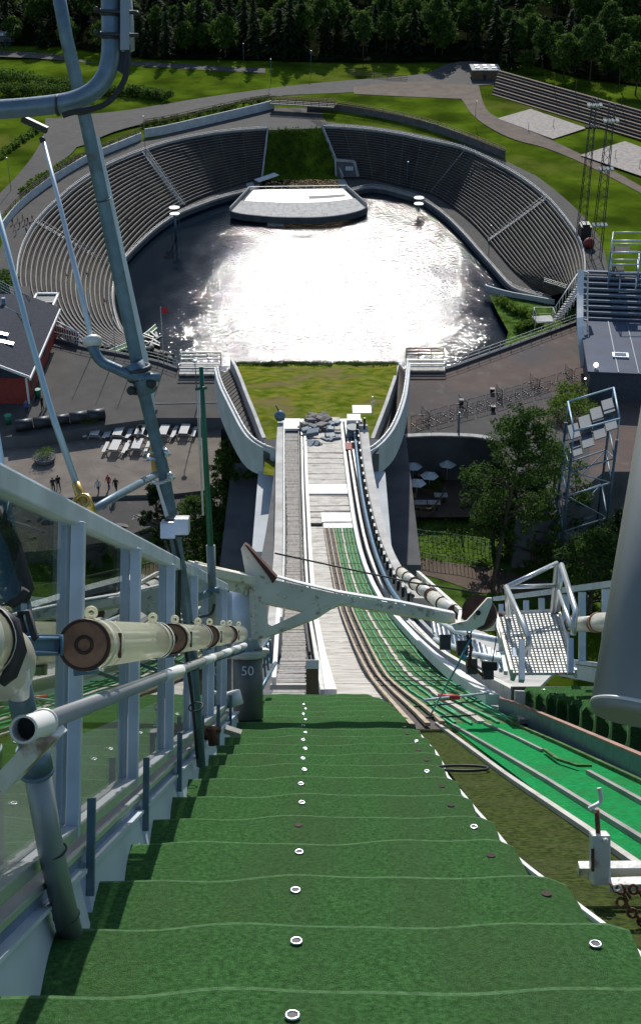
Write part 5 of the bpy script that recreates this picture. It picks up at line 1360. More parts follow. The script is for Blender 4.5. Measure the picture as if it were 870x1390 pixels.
for u,v in zip(ulist,ulist[1:]):
    if v<UA or u>UB: continue
    m=MB(); m.obox(T(AB-.005,(u+v)/2+.03,(nbot+nt_-.07)/2+.02),A*.004,D*(v-u-.14)/2,N*(nt_-.09-nbot)/2); m.build('glass_pane',gl,gb)
    # kick box panels between posts
    m=MB(); p0=T(AB+.05,u+.12,nbot-.15); p1=T(AB+.05,v-.02,nbot-.15); q0=T(AB+.15,u+.0,nfloor-.3); q1=T(AB+.15,v+.0,nfloor-.3)
    m.prism([p0,p1,q1,q0],-A*.03); m.beam(p0+N*.01,p1+N*.01,.07,.015,up=N); m.build('kick_panel',kickm,gb)
m=MB(); m.beam(T(AB-.05,UA,nfloor-.45),T(AB-.05,UB,nfloor-.45),.2,.3,up=N); m.build('base_plate',steelb,gb)
# --- tube lamps and handrail
acr=bpy.data.materials.new('LampAcrylic'); acr.use_nodes=True; nt=acr.node_tree; b=nt.nodes['Principled BSDF']; b.inputs['Base Color'].default_value=(.8,.78,.62,1); b.inputs['Roughness'].default_value=.2; tl_=nt.nodes.new('ShaderNodeBsdfTranslucent'); tl_.inputs[0].default_value=(.85,.83,.68,1); m2_=nt.nodes.new('ShaderNodeMixShader'); m2_.inputs[0].default_value=.5; nt.links.new(b.outputs[0],m2_.inputs[1]); nt.links.new(tl_.outputs[0],m2_.inputs[2])
tr=nt.nodes.new('ShaderNodeBsdfTransparent'); tr.inputs[0].default_value=(.9,.92,.84,1); mx=nt.nodes.new('ShaderNodeMixShader'); mx.inputs[0].default_value=.6
nt.links.new(tr.outputs[0],mx.inputs[1]); nt.links.new(m2_.outputs[0],mx.inputs[2]); nt.links.new(mx.outputs[0],nt.nodes['Material Output'].inputs[0])
cap=mat('BrownLens',(.36,.17,.09),.3,var=.3,scale=9); overlay(cap,(.10,.05,.035),14,.5,.7,.8)
def ring(m,c,ax,r,w,th=.012): m.tube([c-ax*w/2,c+ax*w/2],[r+th,r+th],24)
def tubelamp(a,u0,u1,n,r,label,d=D,side=1):
    base=T(a,u0,n); t=thing('tube_lamp',base,label,'tube lamp','clear tube lamps along the barriers')
    X=lambda u:T(a,u,n)
    m=MB(); m.tube([X(u0+.03),X(u1-.03)],r*.93,28,False); m.build('acrylic_tube',acr,t)
    m=MB(); m.tube([X(u0-.012),X(u0+.03)],[r*.96,r*.96],28); m.build('end_lens',cap,t)
    m=MB(); m.torus(X(u0-.01),D,r*.92,.007,28,6); m.torus(X(u0-.013),D,r*.3,.006,18,6); m.build('lens_ring',mat('DarkBronze',(.07,.04,.03),.4,.5),t)
    for uu,w in ((u0+.09,.06),(u0+.30,.03),(u1-.2,.05),(u1-.03,.06)): MB().tube([X(uu-w/2),X(uu+w/2)],[r*1.02,r*1.02],28,False).build('clamp_ring',mat('Acrylic2',(.7,.69,.6),.3),t)
    m=MB(); m.tube([X(u0+.1),X(u1-.1)],.014,8); m.tube([X(u0+.1)-A*.03-N*.02,X(u1-.1)-A*.03-N*.02],.012,8); m.tube([X(u0+.1)+N*.035,X(u1-.1)+N*.035],.01,8); m.build('inner_tube',white,t)
    for uu in (u0+.12,u1-.15):
        m=MB(); m.torus(X(uu)+N*(r+.02),D,.017,.008,14,6); m.build('lug',acr,t)
    m=MB(); m.beam(X(u0+.26)+A*r*.9+N*.04,X(u0+.26)+A*r*.9-N*.05,.012,.016,up=D); m.build('latch',rust,t)
    m=MB(); m.beam(X(u0+.3)-N*r,T(AB+.06,u0+.3,n-r-.01),.03,.02,up=D); m.build('mount',steelb,t)
    return t
tubelamp(-.80,4.64,6.7,-.045,.092,'largest clear tube lamp with a brown round end, nearest whole one on the left barrier')
tubelamp(-.80,7.45,9.2,-.04,.088,'second clear tube lamp on the left barrier')
tubelamp(-.80,9.9,11.6,-.035,.086,'third clear tube lamp on the left barrier, smaller in view')
tubelamp(-.80,12.2,13.9,-.03,.086,'farthest clear tube lamp on the left barrier, next to the white arm')
tubelamp(-.83,2.35,3.35,-.02,.092,'clear tube lamp cut by the left edge of the photo')
hr=thing('handrail_pipe',T(-.7,3.7,-.24),'grey pipe handrail with pale sleeves running under the tube lamps','handrail')
h0=T(-.74,3.62,-.245); h1=T(-.72,13.5,-.14)
m=MB(); m.tube([h0,h1],.027,16); m.build('pipe',mat('GreyPlasticPipe',(.33,.34,.33),.5,var=.1,scale=3),hr)
for f in (.28,.5,.67,.8,.9):
    m=MB(); a=h0.lerp(h1,f); b=h0.lerp(h1,f+.085); m.tube([a,b],.03,16); m.build('sleeve',white,hr)
m=MB(); m.tube([h0-D*.2,h0+D*.05],.034,18,False); m.build('end_socket',white,hr); m=MB(); m.tube([h0-D*.12,h0-D*.11],.032,18); m.build('socket_inside',black,hr)
m=MB(); m.torus(h0-D*.2,D,.033,.004,18,6); m.build('socket_rim',steelw,hr); m=MB(); m.torus(h0+D*.05,D,.034,.006,18,6); m.build('clamp',steelw,hr)
m=MB(); m.beam(h0+D*.18-N*.03,T(AB+.06,3.9,-.42),.05,.1,up=D); m.build('bracket_plate',steelw,hr)
m=MB(); 
for k in range(1,6):
    u=pu+1.66*k; m.beam(T(-.73,u,-.20),T(AB+.05,u,-.26),.02,.02,up=D)
m.build('bracket',steelb,hr)
# leaning pipe stanchion at the left
st=thing('pipe_stanchion',HN(93,1265,-1.0),'grey pipe stanchion with a joint rising beside the glass at the left','stanchion')
pts=[P(95,1268,4.45),P(70,1160,4.3),P(47,1030,4.15)]
m=MB(); m.tube(pts,.042,18); m.build('lower_pipe',mat('StanchionGrey',(.3,.33,.34),.42,.4,var=.12),st)
m=MB(); m.tube([P(47,1030,4.14),P(35,980,4.05),P(22,915,3.9)],.039,18); m.build('upper_pipe',steelb,st)
m=MB(); m.tube([P(50,1046,4.15),P(44,1015,4.12)],.052,18); m.torus(P(50,1048,4.15),(pts[0]-pts[2]),.046,.01,18,6); m.torus(P(38,990,4.08),(pts[0]-pts[2]),.041,.008,18,6); m.build('joint',steelb,st)
for py,zz in ((1155,4.3),(1243,4.42)):
    m=MB(); x=47+(py-1030)*(48/238.); m.torus(P(x,py,zz),(pts[0]-pts[2]),.042,.004,18,5); m.build('seam',dark,st)
# curved plastic hood + strap at the left edge
t=thing('camera_hood',P(10,890,3.4),'cream coloured rounded lamp end with a dark strap at the left edge','lamp housing')
m=MB(); m.ball(P(2,900,3.45),.088,20,12,(1,1.1,1.15)); m.build('housing',mat('CreamHousing',(.5,.46,.36),.25,var=.25,scale=6),t)
m=MB(); m.tube([P(-10,835,3.3),P(12,850,3.3),P(22,885,3.3),P(14,915,3.3),P(2,928,3.3)],[.03,.032,.028,.02,.012],10); m.build('strap',black,t)
m=MB(); m.tube([P(26,905,3.42),P(24,945,3.45)],.03,14); m.torus(P(25,925,3.44),(0,.3,-1),.03,.006,14,5); m.build('neck',steelw,t)
t=thing('dark_post',P(15,760,3.9),'dark blue steel post with black cables at the left edge behind the lamp','post')
m=MB(); m.tube([P(-25,560,4.6),P(-2,700,4.5),P(18,800,4.45),P(30,870,4.4)],.05,14); m.build('pipe',bluep,t)
m=MB(); m.tube([P(-5,690,4.3),P(20,740,4.3),P(38,800,4.3),P(30,815,4.3)],.022,10); m.tube([P(-10,835,4.2),P(10,825,4.2),P(27,812,4.2),P(35,800,4.2)],.016,8); m.tube([P(25,835,4.2),P(38,830,4.2),P(47,865,4.2),P(50,868,4.2)],.012,8); m.tube([P(25,835,4.2),P(32,860,4.2)],.014,8); m.build('cables',black,t)
m=MB(); m.tube([P(36,867,4.2),P(84,867,4.6)],.007,6); m.tube([P(36,885,4.2),P(84,887,4.6)],.006,6); m.tube([P(83,862,4.55),P(84,890,4.55)],.008,6); m.beam(P(40,876,4.3),P(80,876,4.6),.01,.07); m.build('clamp_bar',bluep,t)
# --- long diagonal pipe with fittings
dp=thing('diagonal_mast',T(-.85,9.3,-1),'long galvanised steel mast leaning across the left of the view','mast')
zb=9.5
dl_=[P(74,-40,7.6),P(90,50,7.7),P(118,170,7.9),P(152,330,8.2),P(192,520,8.5),P(222,640,8.8),P(250,800,9.2),P(262,900,9.35),P(273,1040,9.5)]
m=MB(); m.tube(dl_,[.039,.039,.040,.041,.041,.041,.038,.035,.033],16); m.build('pipe',steelb,dp)
mast_ax=(dl_[5]-dl_[4]).normalized()
m=MB(); m.tube([P(182,492,8.4),P(200,535,8.45)],.06,14); m.tube([P(187,512,8.4)-A*.02,P(187,512,8.4)+A*.14],.03,8); m.build('clamp',steelb,dp)
m=MB()
max_=(dl_[4]-dl_[3]).normalized()
for (x,y,z_) in ((188,500,8.43),(191,512,8.45),(195,528,8.5)): m.torus(P(x,y,z_),max_,.07,.018,18,6)
m.ball(P(178,530,8.4),.03,8,6); m.ball(P(205,520,8.4),.035,8,6)
m.build('coil_clamp',dark,dp)
for (x,y) in ((213,618),(219,650)):
    m=MB(); m.torus(P(x-1,y,8.78),mast_ax,.056,.012,16,6); m.beam(P(x,y,8.75)+A*.04,P(x+14,y-3,8.75),.05,.02); m.tube([P(x+11,y-2,8.72),P(x+16,y-6,8.72)],.03,8); m.build('ring_bracket',alu,dp)
m=MB()
for y,x in ((770,244),(850,255),(905,262),(960,266)): m.torus(P(x,y,9.2),mast_ax,.05,.006,14,5)
m.tube([P(234,720,8.8),P(244,760,9.0),P(243,840,9.1),P(252,880,9.2),P(262,960,9.3),P(268,1030,9.35)],.012,6)
m.build('cable_ties',black,dp)
m=MB(); m.prism([P(128,182,8.25),P(135,186,8.25),P(208,520,8.75),P(213,600,8.8),P(203,600,8.8),P(196,520,8.75)],FW*.012); m.build('flat_strip',alud,dp)
m=MB(); m.prism([P(203,600,8.75),P(213,602,8.75),P(214,640,8.8),P(206,642,8.8)],FW*.02); m.build('brass_sleeve',brass,dp)
m=MB(); m.prism([P(210,652,8.8),P(214,652,8.8),P(229,700,8.9),P(224,702,8.9)],FW*.02); m.build('lower_strip',white,dp)
m=MB()
for x,y in ((208,607),(210,614),(210,624)): m.tube([P(x,y,8.7),P(x-16,y+2-(x%3),8.5)],.005,5)
m.build('wire_ends',steelw,dp)
m=MB(); m.torus(P(114.5,152,7.87),mast_ax,.047,.004,14,5); m.torus(P(139.5,270,8.07),mast_ax,.049,.004,14,5); m.build('seam',dark,dp)
# box lights on the mast
t=thing('twin_floodlight',P(240,715,8.8),'pair of small grey box floodlights clamped to the mast above the barrier','floodlight')
for sx,(x,y) in ((-1,(229,718)),(1,(247,713))):
    m=MB(); m.obox(P(x,y,8.75),A*.05,FW*.05+UP*.01,UP*.055); m.build('lamp_box',alu,t,bevel=.008)
m=MB(); m.tube([P(224,708,8.75),P(253,705,8.75)],.018,8); m.tube([P(226,728,8.75),P(252,726,8.75)],.014,8); m.build('clamp_bar',dark,t)
# bent arm with white joint, thin rod going up
t=dp
arm=smooth([P(123,462,8.4),P(128,478,8.4),P(138,492,8.4),P(155,499,8.4),P(187,514,8.4)],2)
m=MB(); m.tube(arm,.034,12); t=m.build('side_arm',steelb,dp)
m=MB(); m.tube([P(126,470,8.4),P(125,462,8.4),P(124.5,457,8.4),P(124,454,8.4)],[.05,.062,.055,.02],16); m.build('joint',steelw,t)
m=MB(); m.tube([P(123,456,8.4),P(107,385,8.5),P(83,285,8.6),P(59,190,8.7)],[.017,.019,.015,.012],10); m.build('rod',alud,t)
m=MB(); m.tube([P(58.5,192,8.7),P(56.5,186,8.7)],.02,8); m.build('rod_tip',black,t)
# thin rod with brass foot
t=thing('brass_footed_rod',P(118,690,6.6),'thin pale rod standing in a brass fitting on the glass barrier','rod')
m=MB(); m.tube([P(-12,255,6.6),P(36,440,6.6),P(70,560,6.6),P(105,660,6.6)],[.014,.016,.017,.017],12); m.build('rod',mat('PaleRod',(.42,.55,.62),.35,.3,var=.05),t)
m=MB(); m.tube([P(103,655,6.6),P(115,688,6.6)],[.021,.03],14); m.tube([P(112,672,6.6),P(122,700,6.6)],[.036,.04],14); m.torus(P(111,682,6.55),(.2,.5,-1),.042,.012,16,8); m.build('brass_fitting',brass,t)
m=MB(); m.tube([P(122,694,6.6),P(160,672,7.2),P(212,644,8.7)],[.02,.022,.024],12); m.build('brace',steelb,t)
m=MB(); m.tube([P(119,693,6.6),P(127,694,6.6)],.025,8); m.build('bolt',steelw,t)
# green pole
t=thing('green_pole',P(285,870,11),'slim green pole with a grey foot standing behind the barrier','pole')
m=MB(); m.tube([P(273,497,10.4),P(279,620,10.7),P(286,745,11)],[.017,.022,.026],12); m.build('upper_pole',greenp,t)
m=MB(); m.tube([P(286,740,11),P(288,795,11.05),P(288,860,11.1)],[.038,.034,.03],12); m.build('foot',mat('PoleFootGrey',(.2,.24,.23),.6,var=.2),t)
m=MB(); m.tube([P(265,528,10.4),P(281,526,10.4)],.014,6); m.build('crosspiece',greenp,t)
m=MB(); m.beam(P(256,817,10.6),P(284,805,11),.03,.05); m.tube([P(283,803,11),P(298,801,11)],.03,8); m.build('bracket',steelb,t)
m=MB(); m.tube(smooth([P(291,820,11),P(288,835,11),P(270,838,10.8),P(255,842,10.4),P(248,850,10.2)],2),.012,6); m.tube(smooth([P(224,735,9),P(232,760,9.2),P(240,800,9.6),P(246,840,10)],2),.01,6); m.build('cable',black,t)
m=MB(); m.tube([P(270,526,11),P(272,600,11.2),P(276,700,11.3)],.006,5); m.tube([P(267,526,11),P(270,600,11.2),P(275,700,11.3)],.004,5); m.build('guy_wire',steelw,t)
# big bent pipe top left with clamp and cable
t=thing('bent_pipe',P(60,130,6),'thick bent galvanised pipe with clamps and a cable in the top left corner','pipe')
bp_=smooth([P(-60,150,6),P(0,148,6),P(60,143,6),P(105,136,6),P(135,118,6),P(150,88,6),P(151,40,6),P(148,-50,6)],3)
m=MB(); m.tube(bp_,.043,20); m.build('pipe',mat('PipeSteel',(.14,.2,.25),.42,.4,var=.18,scale=12,bump=.05),t)
m=MB(); m.tube([P(168,-50,6),P(173,40,6),P(177,68,6)],[.03,.03,.02],8); m.beam(P(170,-50,5.95),P(170,68,5.95),.04,.03); m.build('side_profile',mat('ProfileGrey',(.3,.34,.36),.5,.4,var=.1),t)
for y in (14,45):
    m=MB(); m.torus(P(151,y,6),(0,.2,-1),.05,.007,18,6); m.tube([P(132,y,5.95),P(188,y+2,5.95)],.009,6); m.ball(P(131,y-2,5.95),.014,8,5); m.build('clamp',dark,t)
m=MB(); m.tube(smooth([P(173,60,5.95),P(174,90,5.95),P(168,112,5.95),P(150,138,5.95),P(125,148,5.95),P(100,151,5.95),P(85,156,5.95)],2),.013,8); m.build('cable',black,t)
m=MB(); m.prism([P(160,60,6),P(170,70,6),P(168,100,6),P(154,90,6)],FW*.02); m.build('gusset',dark,t)
m=MB(); m.torus(P(79,142,6),(-1,.05,0),.044,.006,18,6); m.build('band',dark,t)
m=MB(); m.beam(P(30,160,6.1),P(64,176,6.1),.02,.03); m.build('bar',dark,t)
# --- gate post with long boom arm and pulley wheel
zg_=15.5
gp=thing('boom_post',P(335,962,zg_),'thick steel post carrying the long white boom arm over the ramp, marked 50','post')
m=MB(); m.tube([P(337,975,zg_),P(336,880,zg_)],.175,24); m.build('base_pipe',mat('PostGrey',(.16,.17,.16),.5,.3,var=.2),gp)
m=MB(); m.tube([P(334,885,zg_),P(333,788,zg_)],.185,24); m.build('upper_pipe',alud,gp)
m=MB(); m.tube([P(334,893,zg_),P(334,886,zg_)],[.2,.27],24); m.tube([P(334,886,zg_),P(334,882,zg_)],.27,24); m.build('flange',steelw,gp)
# painted number
def text(s,p,size,mt,parent,label=None,name='painted_number',xv=A,yv=UP,th=.004):
    cu=bpy.data.curves.new('t','FONT'); cu.body=s; cu.size=size; cu.extrude=th; cu.align_x='CENTER'
    o=bpy.data.objects.new('t',cu); COL.objects.link(o)
    bpy.context.view_layer.update()
    dg=bpy.context.evaluated_depsgraph_get(); me=bpy.data.meshes.new_from_object(o.evaluated_get(dg)); bpy.data.objects.remove(o)
    zv=xv.cross(yv).normalized(); M=Matrix((xv,yv,zv)).transposed()
    L=LOC[parent.name]
    for v in me.vertices: v.co=M@v.co+(p-L)
    me.materials.clear(); me.materials.append(mt); oo=bpy.data.objects.new(name,me); COL.objects.link(oo); oo.parent=parent; return oo
text('50',P(336,917,zg_-.215),.15,white,gp)
def armplate(outl,holes,z0,z1,th,mt,name):
    """plate from a pixel outline, real thickness; z varies linearly with px"""
    import mathutils
    from mathutils.geometry import tessellate_polygon
    zf=lambda x:z0+(z1-z0)*(x-310)/(650-310)
    polys=[[P(x,y,zf(x)) for x,y in outl]]+[[P(x,y,zf(x)) for x,y in h] for h in holes]
    fl=[p for q in polys for p in q]; tris=tessellate_polygon(polys); n=len(fl); dv=(FW*.9+Vector((0,0,-.2))).normalized()*th
    m=MB(); fs=[tuple(t) for t in tris]+[tuple(i+n for i in t[::-1]) for t in tris]; o=0
    for q in polys:
        k=len(q); fs+=[(o+i,o+(i+1)%k,o+(i+1)%k+n,o+i+n) for i in range(k)]; o+=k
    m.add(fl+[p+dv for p in fl],fs); return m.build(name,mt,gp)
boomM=mat('BoomPaint',(.78,.72,.6),.55,.0,var=.1,scale=3,bump=.06); overlay(boomM,(.25,.13,.07),8,.6,.7,.85,detail=8)
ba=armplate([(327,745),(331,738),(336,741),(372,787),(395,792),(460,807),(540,820),(618,835),(618,846),(540,833),(468,820),(462,820),(448,826),(430,838),(400,850),(352,868),(341,868),(338,800),(333,778)],
         [[(361,819),(363,847),(369,850),(412,830)]],zg_-.25,zg_-.3,.3,boomM,'boom_arm')
m=MB(); za=lambda x:(zg_-.28)
m.prism([P(331,738,za(0)),P(336,741,za(0)),P(376,785,za(0)),P(370,792,za(0)),P(366,785,za(0))],FW*.9*.4); m.build('rust_fairing',mat('RustDark',(.09,.035,.025),.8,var=.3),ba)
m=MB()
tp=[(376,783),(400,790),(460,804),(540,817),(618,833)]
for (a,b) in zip(tp,tp[1:]): 
    for o_ in (0,): m.add([P(a[0],a[1],zg_-.28),P(b[0],b[1],zg_-.28),P(b[0],b[1],zg_-.28)+FW*.3+UP*.0,P(a[0],a[1],zg_-.28)+FW*.3,P(a[0],a[1]+2,zg_-.28),P(b[0],b[1]+2,zg_-.28),P(b[0],b[1]+2,zg_-.28)+FW*.3,P(a[0],a[1]+2,zg_-.28)+FW*.3],[(0,1,2,3),(4,7,6,5),(0,4,5,1),(3,2,6,7)])
m.build('top_flange',white,ba)
m=MB()
for x,y in ((345,800),(345,812),(345,824),(345,836),(345,848),(345,860),(377,806),(387,811),(397,795),(432,811),(443,822),(460,812),(424,818),(340,868),(480,815),(560,828)): m.ball(P(x,y,zg_-.27),.022,8,5)
m.build('rivets',boomM,ba)
# back part of the arm behind the post to the left
m=MB(); m.beam(P(263,770,14.2),P(338,786,15.3),.2,.1); m.beam(P(262,775,14.2),P(338,795,15.3),.05,.22); m.build('counter_arm',boomM,ba,bevel=.01)
m=MB(); m.prism([P(292,782,14.8),P(309,787,14.9),P(309,822,14.9),P(300,824,14.9)],FW*.04); m.build('gusset',steelw,ba)
# wheel head
m=MB(); m.prism([P(612,848,zg_-.4),P(634,843,zg_-.4),P(662,812,zg_-.4),P(668,812,zg_-.4),P(668,820,zg_-.4),P(657,848,zg_-.4),P(640,857,zg_-.4),P(618,856,zg_-.4)],FW*.08); m.build('head_plate',boomM,ba)
pw=thing('pulley_wheel',P(651,831,zg_),'rusty brown pulley wheel held by the end of the boom arm','wheel')
m=MB(); m.tube([P(649,830,zg_-.22),P(653,834,zg_+.02)],[.19,.19],28); m.build('rim',mat('RustWheel',(.075,.035,.028),.75,.2,var=.35,scale=14),pw); m=MB(); m.tube([P(649,832,zg_-.5),P(649,832,zg_-.3)],.03,10); m.build('axle',black,pw)
t=thing('hoist_chain',P(640,880,zg_-.35),'rusty chain and hook hanging below the pulley','chain')
m=MB()
for k in range(9): p=P(637+(k%2)*2,858+k*6,zg_-.35); m.torus(p,(1,0,0) if k%2 else (0,1,0),.025,.008,10,5)
m.tube([P(634,862,zg_-.35),P(640,880,zg_-.35),P(636,900,zg_-.35),P(656,918,zg_-.35)],.018,6); m.build('links',rust,t)
m=MB(); m.obox(P(664,904,zg_-.2),A*.09+D*.05,UP*.05,FW*.06); m.build('hook_block',black,t)
m=MB(); m.tube([P(673,835,zg_-.2),P(673,870,zg_-.2),P(668,900,zg_-.2)],.007,5); m.build('wire',black,t)
m=MB(); m.tube([P(638,868,zg_-.4),P(620,905,zg_-.5),P(573,992,17.3)],.012,6); m.ball(P(630,893,zg_-.45),.035,8,6); tag(m.build('cord',mat('BlueCord',(.1,.35,.42),.6)),'thin light blue cord tied from the pulley down to the mat edge','cord')
m=MB(); m.tube([P(373,751,15.4),P(470,772,15.3),P(560,791,15.3),P(655,806,15.3)],.011,6); tag(m.build('boom_cable',black),'black cable stretched from the boom post to the pulley wheel','cable')
# small things on the mats near post
t=thing('floor_bracket',T(-.75,9.8,-.97),'rusty bracket with a white batten lying on the mats at the foot of the barrier','bracket')
m=MB(); m.beam(P(285,1002,10.4),P(277,990,10.4),.06,.06); m.tube([P(288,990,10.4),P(290,1012,10.4)],.04,8); m.beam(P(270,989,10.4),P(300,991,10.4),.04,.03); m.build('iron',rust,t)
m=MB(); m.beam(P(305,990,10.5),P(327,997,10.5),.05,.05); m.build('batten',woodw,t)
m=MB(); m.tube([P(313,940,13.5),P(318,958,13.5)],.1,12); m.build('round_cap',white,t)
# box at the end of the ramp
t=thing('white_box_post',P(423,940,22.3),'white topped square post at the lower end of the mat ramp','post')
zq=21.6; m=MB(); c=P(424,925,zq); m.obox(c-N*.0,A*.1,D*.1,N*.28); m.build('shaft',woodbr,t); m=MB(); m.obox(P(424,902,zq),A*.105,D*.11,N*.07); m.build('cap',white,t)
m=MB(); m.obox(P(392,932,22.3),A*.3,D*.4,N*.04); m.build('plate',woodw,t)
# small frame at left of lower ramp
fr_=thing('left_frame',P(365,880,24),'white steel side frame with braces beside the left walkway','frame')
MB().beam(P(380,800,26),P(372,924,22),.07,.12).build('white_bar',white,fr_); MB().beam(P(366,870,23),P(336,930,19),.05,.05).build('white_bar',white,fr_)
m=MB()
for k in range(7): m.beam(P(342+k*4,905-k*6,18.5),P(344+k*4,955-k*9,18.5),.03,.04)
m.tube([P(340,905,18.5),P(372,855,21)],.03,6); m.tube([P(352,940,18.5),P(374,900,21)],.03,6); m.tube([P(347,890,18.5),P(357,905,18.5),P(366,895,19)],.025,6); m.build('braces',steelb,fr_)
# ================================================================== right side
AR=4.2
rb=thing('right_barrier',T(3.4,18,-1.3),'aluminium barrier with open bays on the right side of the in-run','barrier')
def lineA(px0,py0,px1,py1,a): return HA(px0,py0,a),HA(px1,py1,a)
m=MB(); a,b=lineA(900,784,672,813,3.7); m.beam(a,b,.09,.08,up=N); m.build('top_rail',alud,rb)
m=MB(); a,b=lineA(900,914,676,885,3.7); m.beam(a,b,.09,.05,up=N); m.beam(a-N*.14,b-N*.14,.05,.2,up=N); m.build('bottom_rail',alud,rb)
for px in (880,822,790,768,735,714,692,680):
    f=(px-430)
    y0=857-.147*f; y1=857+.115*f+3; m=MB(); m.beam(HA(px,y0,3.7),HA(px,y1,3.7),.09,.08,up=D); m.build('post',alud,rb)
q=[HA(x,y,3.55) for x,y in ((682,868),(655,868),(625,858),(600,838),(585,815))]
m=MB()
for a,b in ((P(567,777,44),P(625,830,30)),(P(571,800,42),P(622,850,29))): m.beam(a,b,.1,.1)
for k in range(8): a=P(567,777,44).lerp(P(625,830,30),k/7); b=P(571,800,42).lerp(P(622,850,29),k/7); m.beam(a,b,.07,.07)
m.build('far_frame',steelw,rb)
gl2=[(P(545,777,44),P(563,792,40)),(P(563,793,40),P(585,808,37)),(P(587,810,36),P(618,832,31))]
for k,(a,b) in enumerate(gl2):
    t=thing('tube_lamp',a,'small tube lamp on the far right barrier, '+['farthest of three','middle of three','nearest of three'][k],'tube lamp','clear tube lamps along the barriers'); m=MB(); m.tube([a,b],.17,12); m.build('acrylic_tube',mat('Acrylic2',(.7,.69,.6),.3),t); d=(b-a).normalized()
    for f in (0,.5,1): c=a.lerp(b,f); MB().tube([c-d*.06,c+d*.06],.2,12).build('clamp_ring',rust,t)
def sideLamp(x0,x1,y,z,r,label):
    a=P(x0,y,z); b=P(x1,y-1,z-1.2); d=(b-a).normalized(); t=thing('tube_lamp',a,label,'tube lamp','clear tube lamps along the barriers'); m=MB(); m.tube([a,b],r,18); m.build('acrylic_tube',mat('Acrylic2',(.7,.69,.6),.3),t); m=MB(); m.tube([b-d*.05,b+d*.01],r*1.1,18); m.tube([a-d*.02,a+d*.05],r*1.1,18); m.build('end_ring',cap,t); return t
sideLamp(776,808,848,17,.095,'cream tube lamp on the right barrier with a brown ring beside the steel cylinder')
sideLamp(812,850,845,15.5,.11,'cream tube lamp half hidden behind the steel cylinder')
sideLamp(655,680,848,19,.09,'cream tube lamp behind the pulley wheel')
# sloping side beam + floor between lane and barrier
rail([(530,822),(545,838),(570,862),(600,888),(640,912),(706,948)],'edge_beam',steelw,.14,.2,.2)
rail([(556,800),(580,822),(610,850),(650,880),(700,905)],'floor_beam',alu,.12,.2,.1)
m=MB(); a=dl([(530,800),(548,822),(575,850),(615,880),(665,915),(720,945)],-.1,30); b=dl([(560,790),(580,805),(610,830),(650,855),(700,880),(760,905)],-.1,30); m.ribbon(a,b,.1); m.build('service_floor',concrete,ir)
fl_=thing('floor_clutter',P(650,870,20),'grey steel ladder frames lying beside the right edge beam','frames')
m=MB()
for k in range(16):
    x=585+k*6.5; y=838+k*3.6; z_=30-k*.75; m.beam(P(x,y,z_),P(x+4,y+22,z_-.6),.05,.06)
m.tube([P(575,832,31),P(620,858,26),P(690,872,19.5)],.05,7); m.tube([P(590,868,27),P(640,888,22),P(700,900,18)],.05,7); m.build('bars',alud,fl_)
m=MB()
for x,y in ((604,872),(627,880),(640,905),(662,912)): m.obox(P(x,y,21),A*.08,D*.12,N*.12)
m.build('blocks',dark,fl_)
# perforated metal steps
sp=thing('grating_steps',P(730,880,16),'perforated aluminium step platform with tubular handrails on the right','steps')
zs_=16.0
cor=[P(676,836,17.6),P(756,832,17.6),P(779,915,15.2),P(697,915,15.2)]
gm_=bpy.data.materials.new('Grating'); gm_.use_nodes=True; nt=gm_.node_tree; b=nt.nodes['Principled BSDF']; b.inputs['Base Color'].default_value=(.55,.54,.52,1); b.inputs['Metallic'].default_value=.5; b.inputs['Roughness'].default_value=.45
# perforated sheet: real slots cut as gaps between bars
ux=(cor[1]-cor[0]); uy=(cor[3]-cor[0]); ux2=(cor[2]-cor[3])
m=MB(); nx,ny=15,24
def bil(u,v): return (cor[0].lerp(cor[1],u)).lerp(cor[3].lerp(cor[2],u),v)
for i in range(ny+1): m.beam(bil(0,i/ny),bil(1,i/ny),.055,.03,up=N)
for j in range(nx+1): m.beam(bil(j/nx,0),bil(j/nx,1),.028,.026,up=N)
m.build('grating',steelw,sp)
for v in (.33,.62):
    m=MB(); m.beam(bil(-.01,v)-N*.02,bil(1.01,v)-N*.02,.05,.08,up=N); m.build('step_edge',alu,sp)
m=MB(); m.beam(bil(-.03,0),bil(-.03,1),.03,.1,up=N); m.beam(bil(1.03,0),bil(1.03,1),.03,.1,up=N); m.beam(bil(0,-.02),bil(1,-.02),.03,.08,up=N); m.build('side_plate',steelw,sp)
m=MB(); m.beam(bil(0,-.02)-N*.04,bil(1,-.02)-N*.04,.06,.05,up=N); m.ball(bil(.02,.02),.06,8,5); m.ball(bil(.98,.02),.06,8,5); m.ball(bil(.2,.85)-N*.03,.05,8,5); m.build('rusty_joint',rust,sp)
m=MB()
TL=P(687,797,16.9); TR=P(755,765,17.3); FL=P(718,867,15.4); FR=P(781,828,15.6); TR2=P(762,767,17.2)
m.tube([P(690,835,17.4),TL,TR,P(750,832,17.5)],.036,10); m.tube([TL,P(753,795,17.3)],.028,8); m.tube([TL,FL,P(716,890,15.5)],.036,10); m.tube([TR2,FR,P(778,862,15.5)],.036,10); m.tube([P(757,800,17.2),P(776,852,15.6)],.03,8); m.tube([P(762,767,17.2),P(757,830,17.4)],.036,10)
m.build('handrail',alu,sp)
m=MB(); m.beam(P(708,870,15.3),P(708,925,15),.06,.08,up=FW); m.beam(P(774,868,15.2),P(774,915,15),.06,.08,up=FW); m.beam(P(697,884,16),P(697,920,15.5),.05,.1,up=FW); m.build('legs',alud,sp)
m=MB(); m.beam(P(664,822,18),P(684,878,16.5),.05,.1,up=FW); m.build('diagonal_strut',steelw,sp)
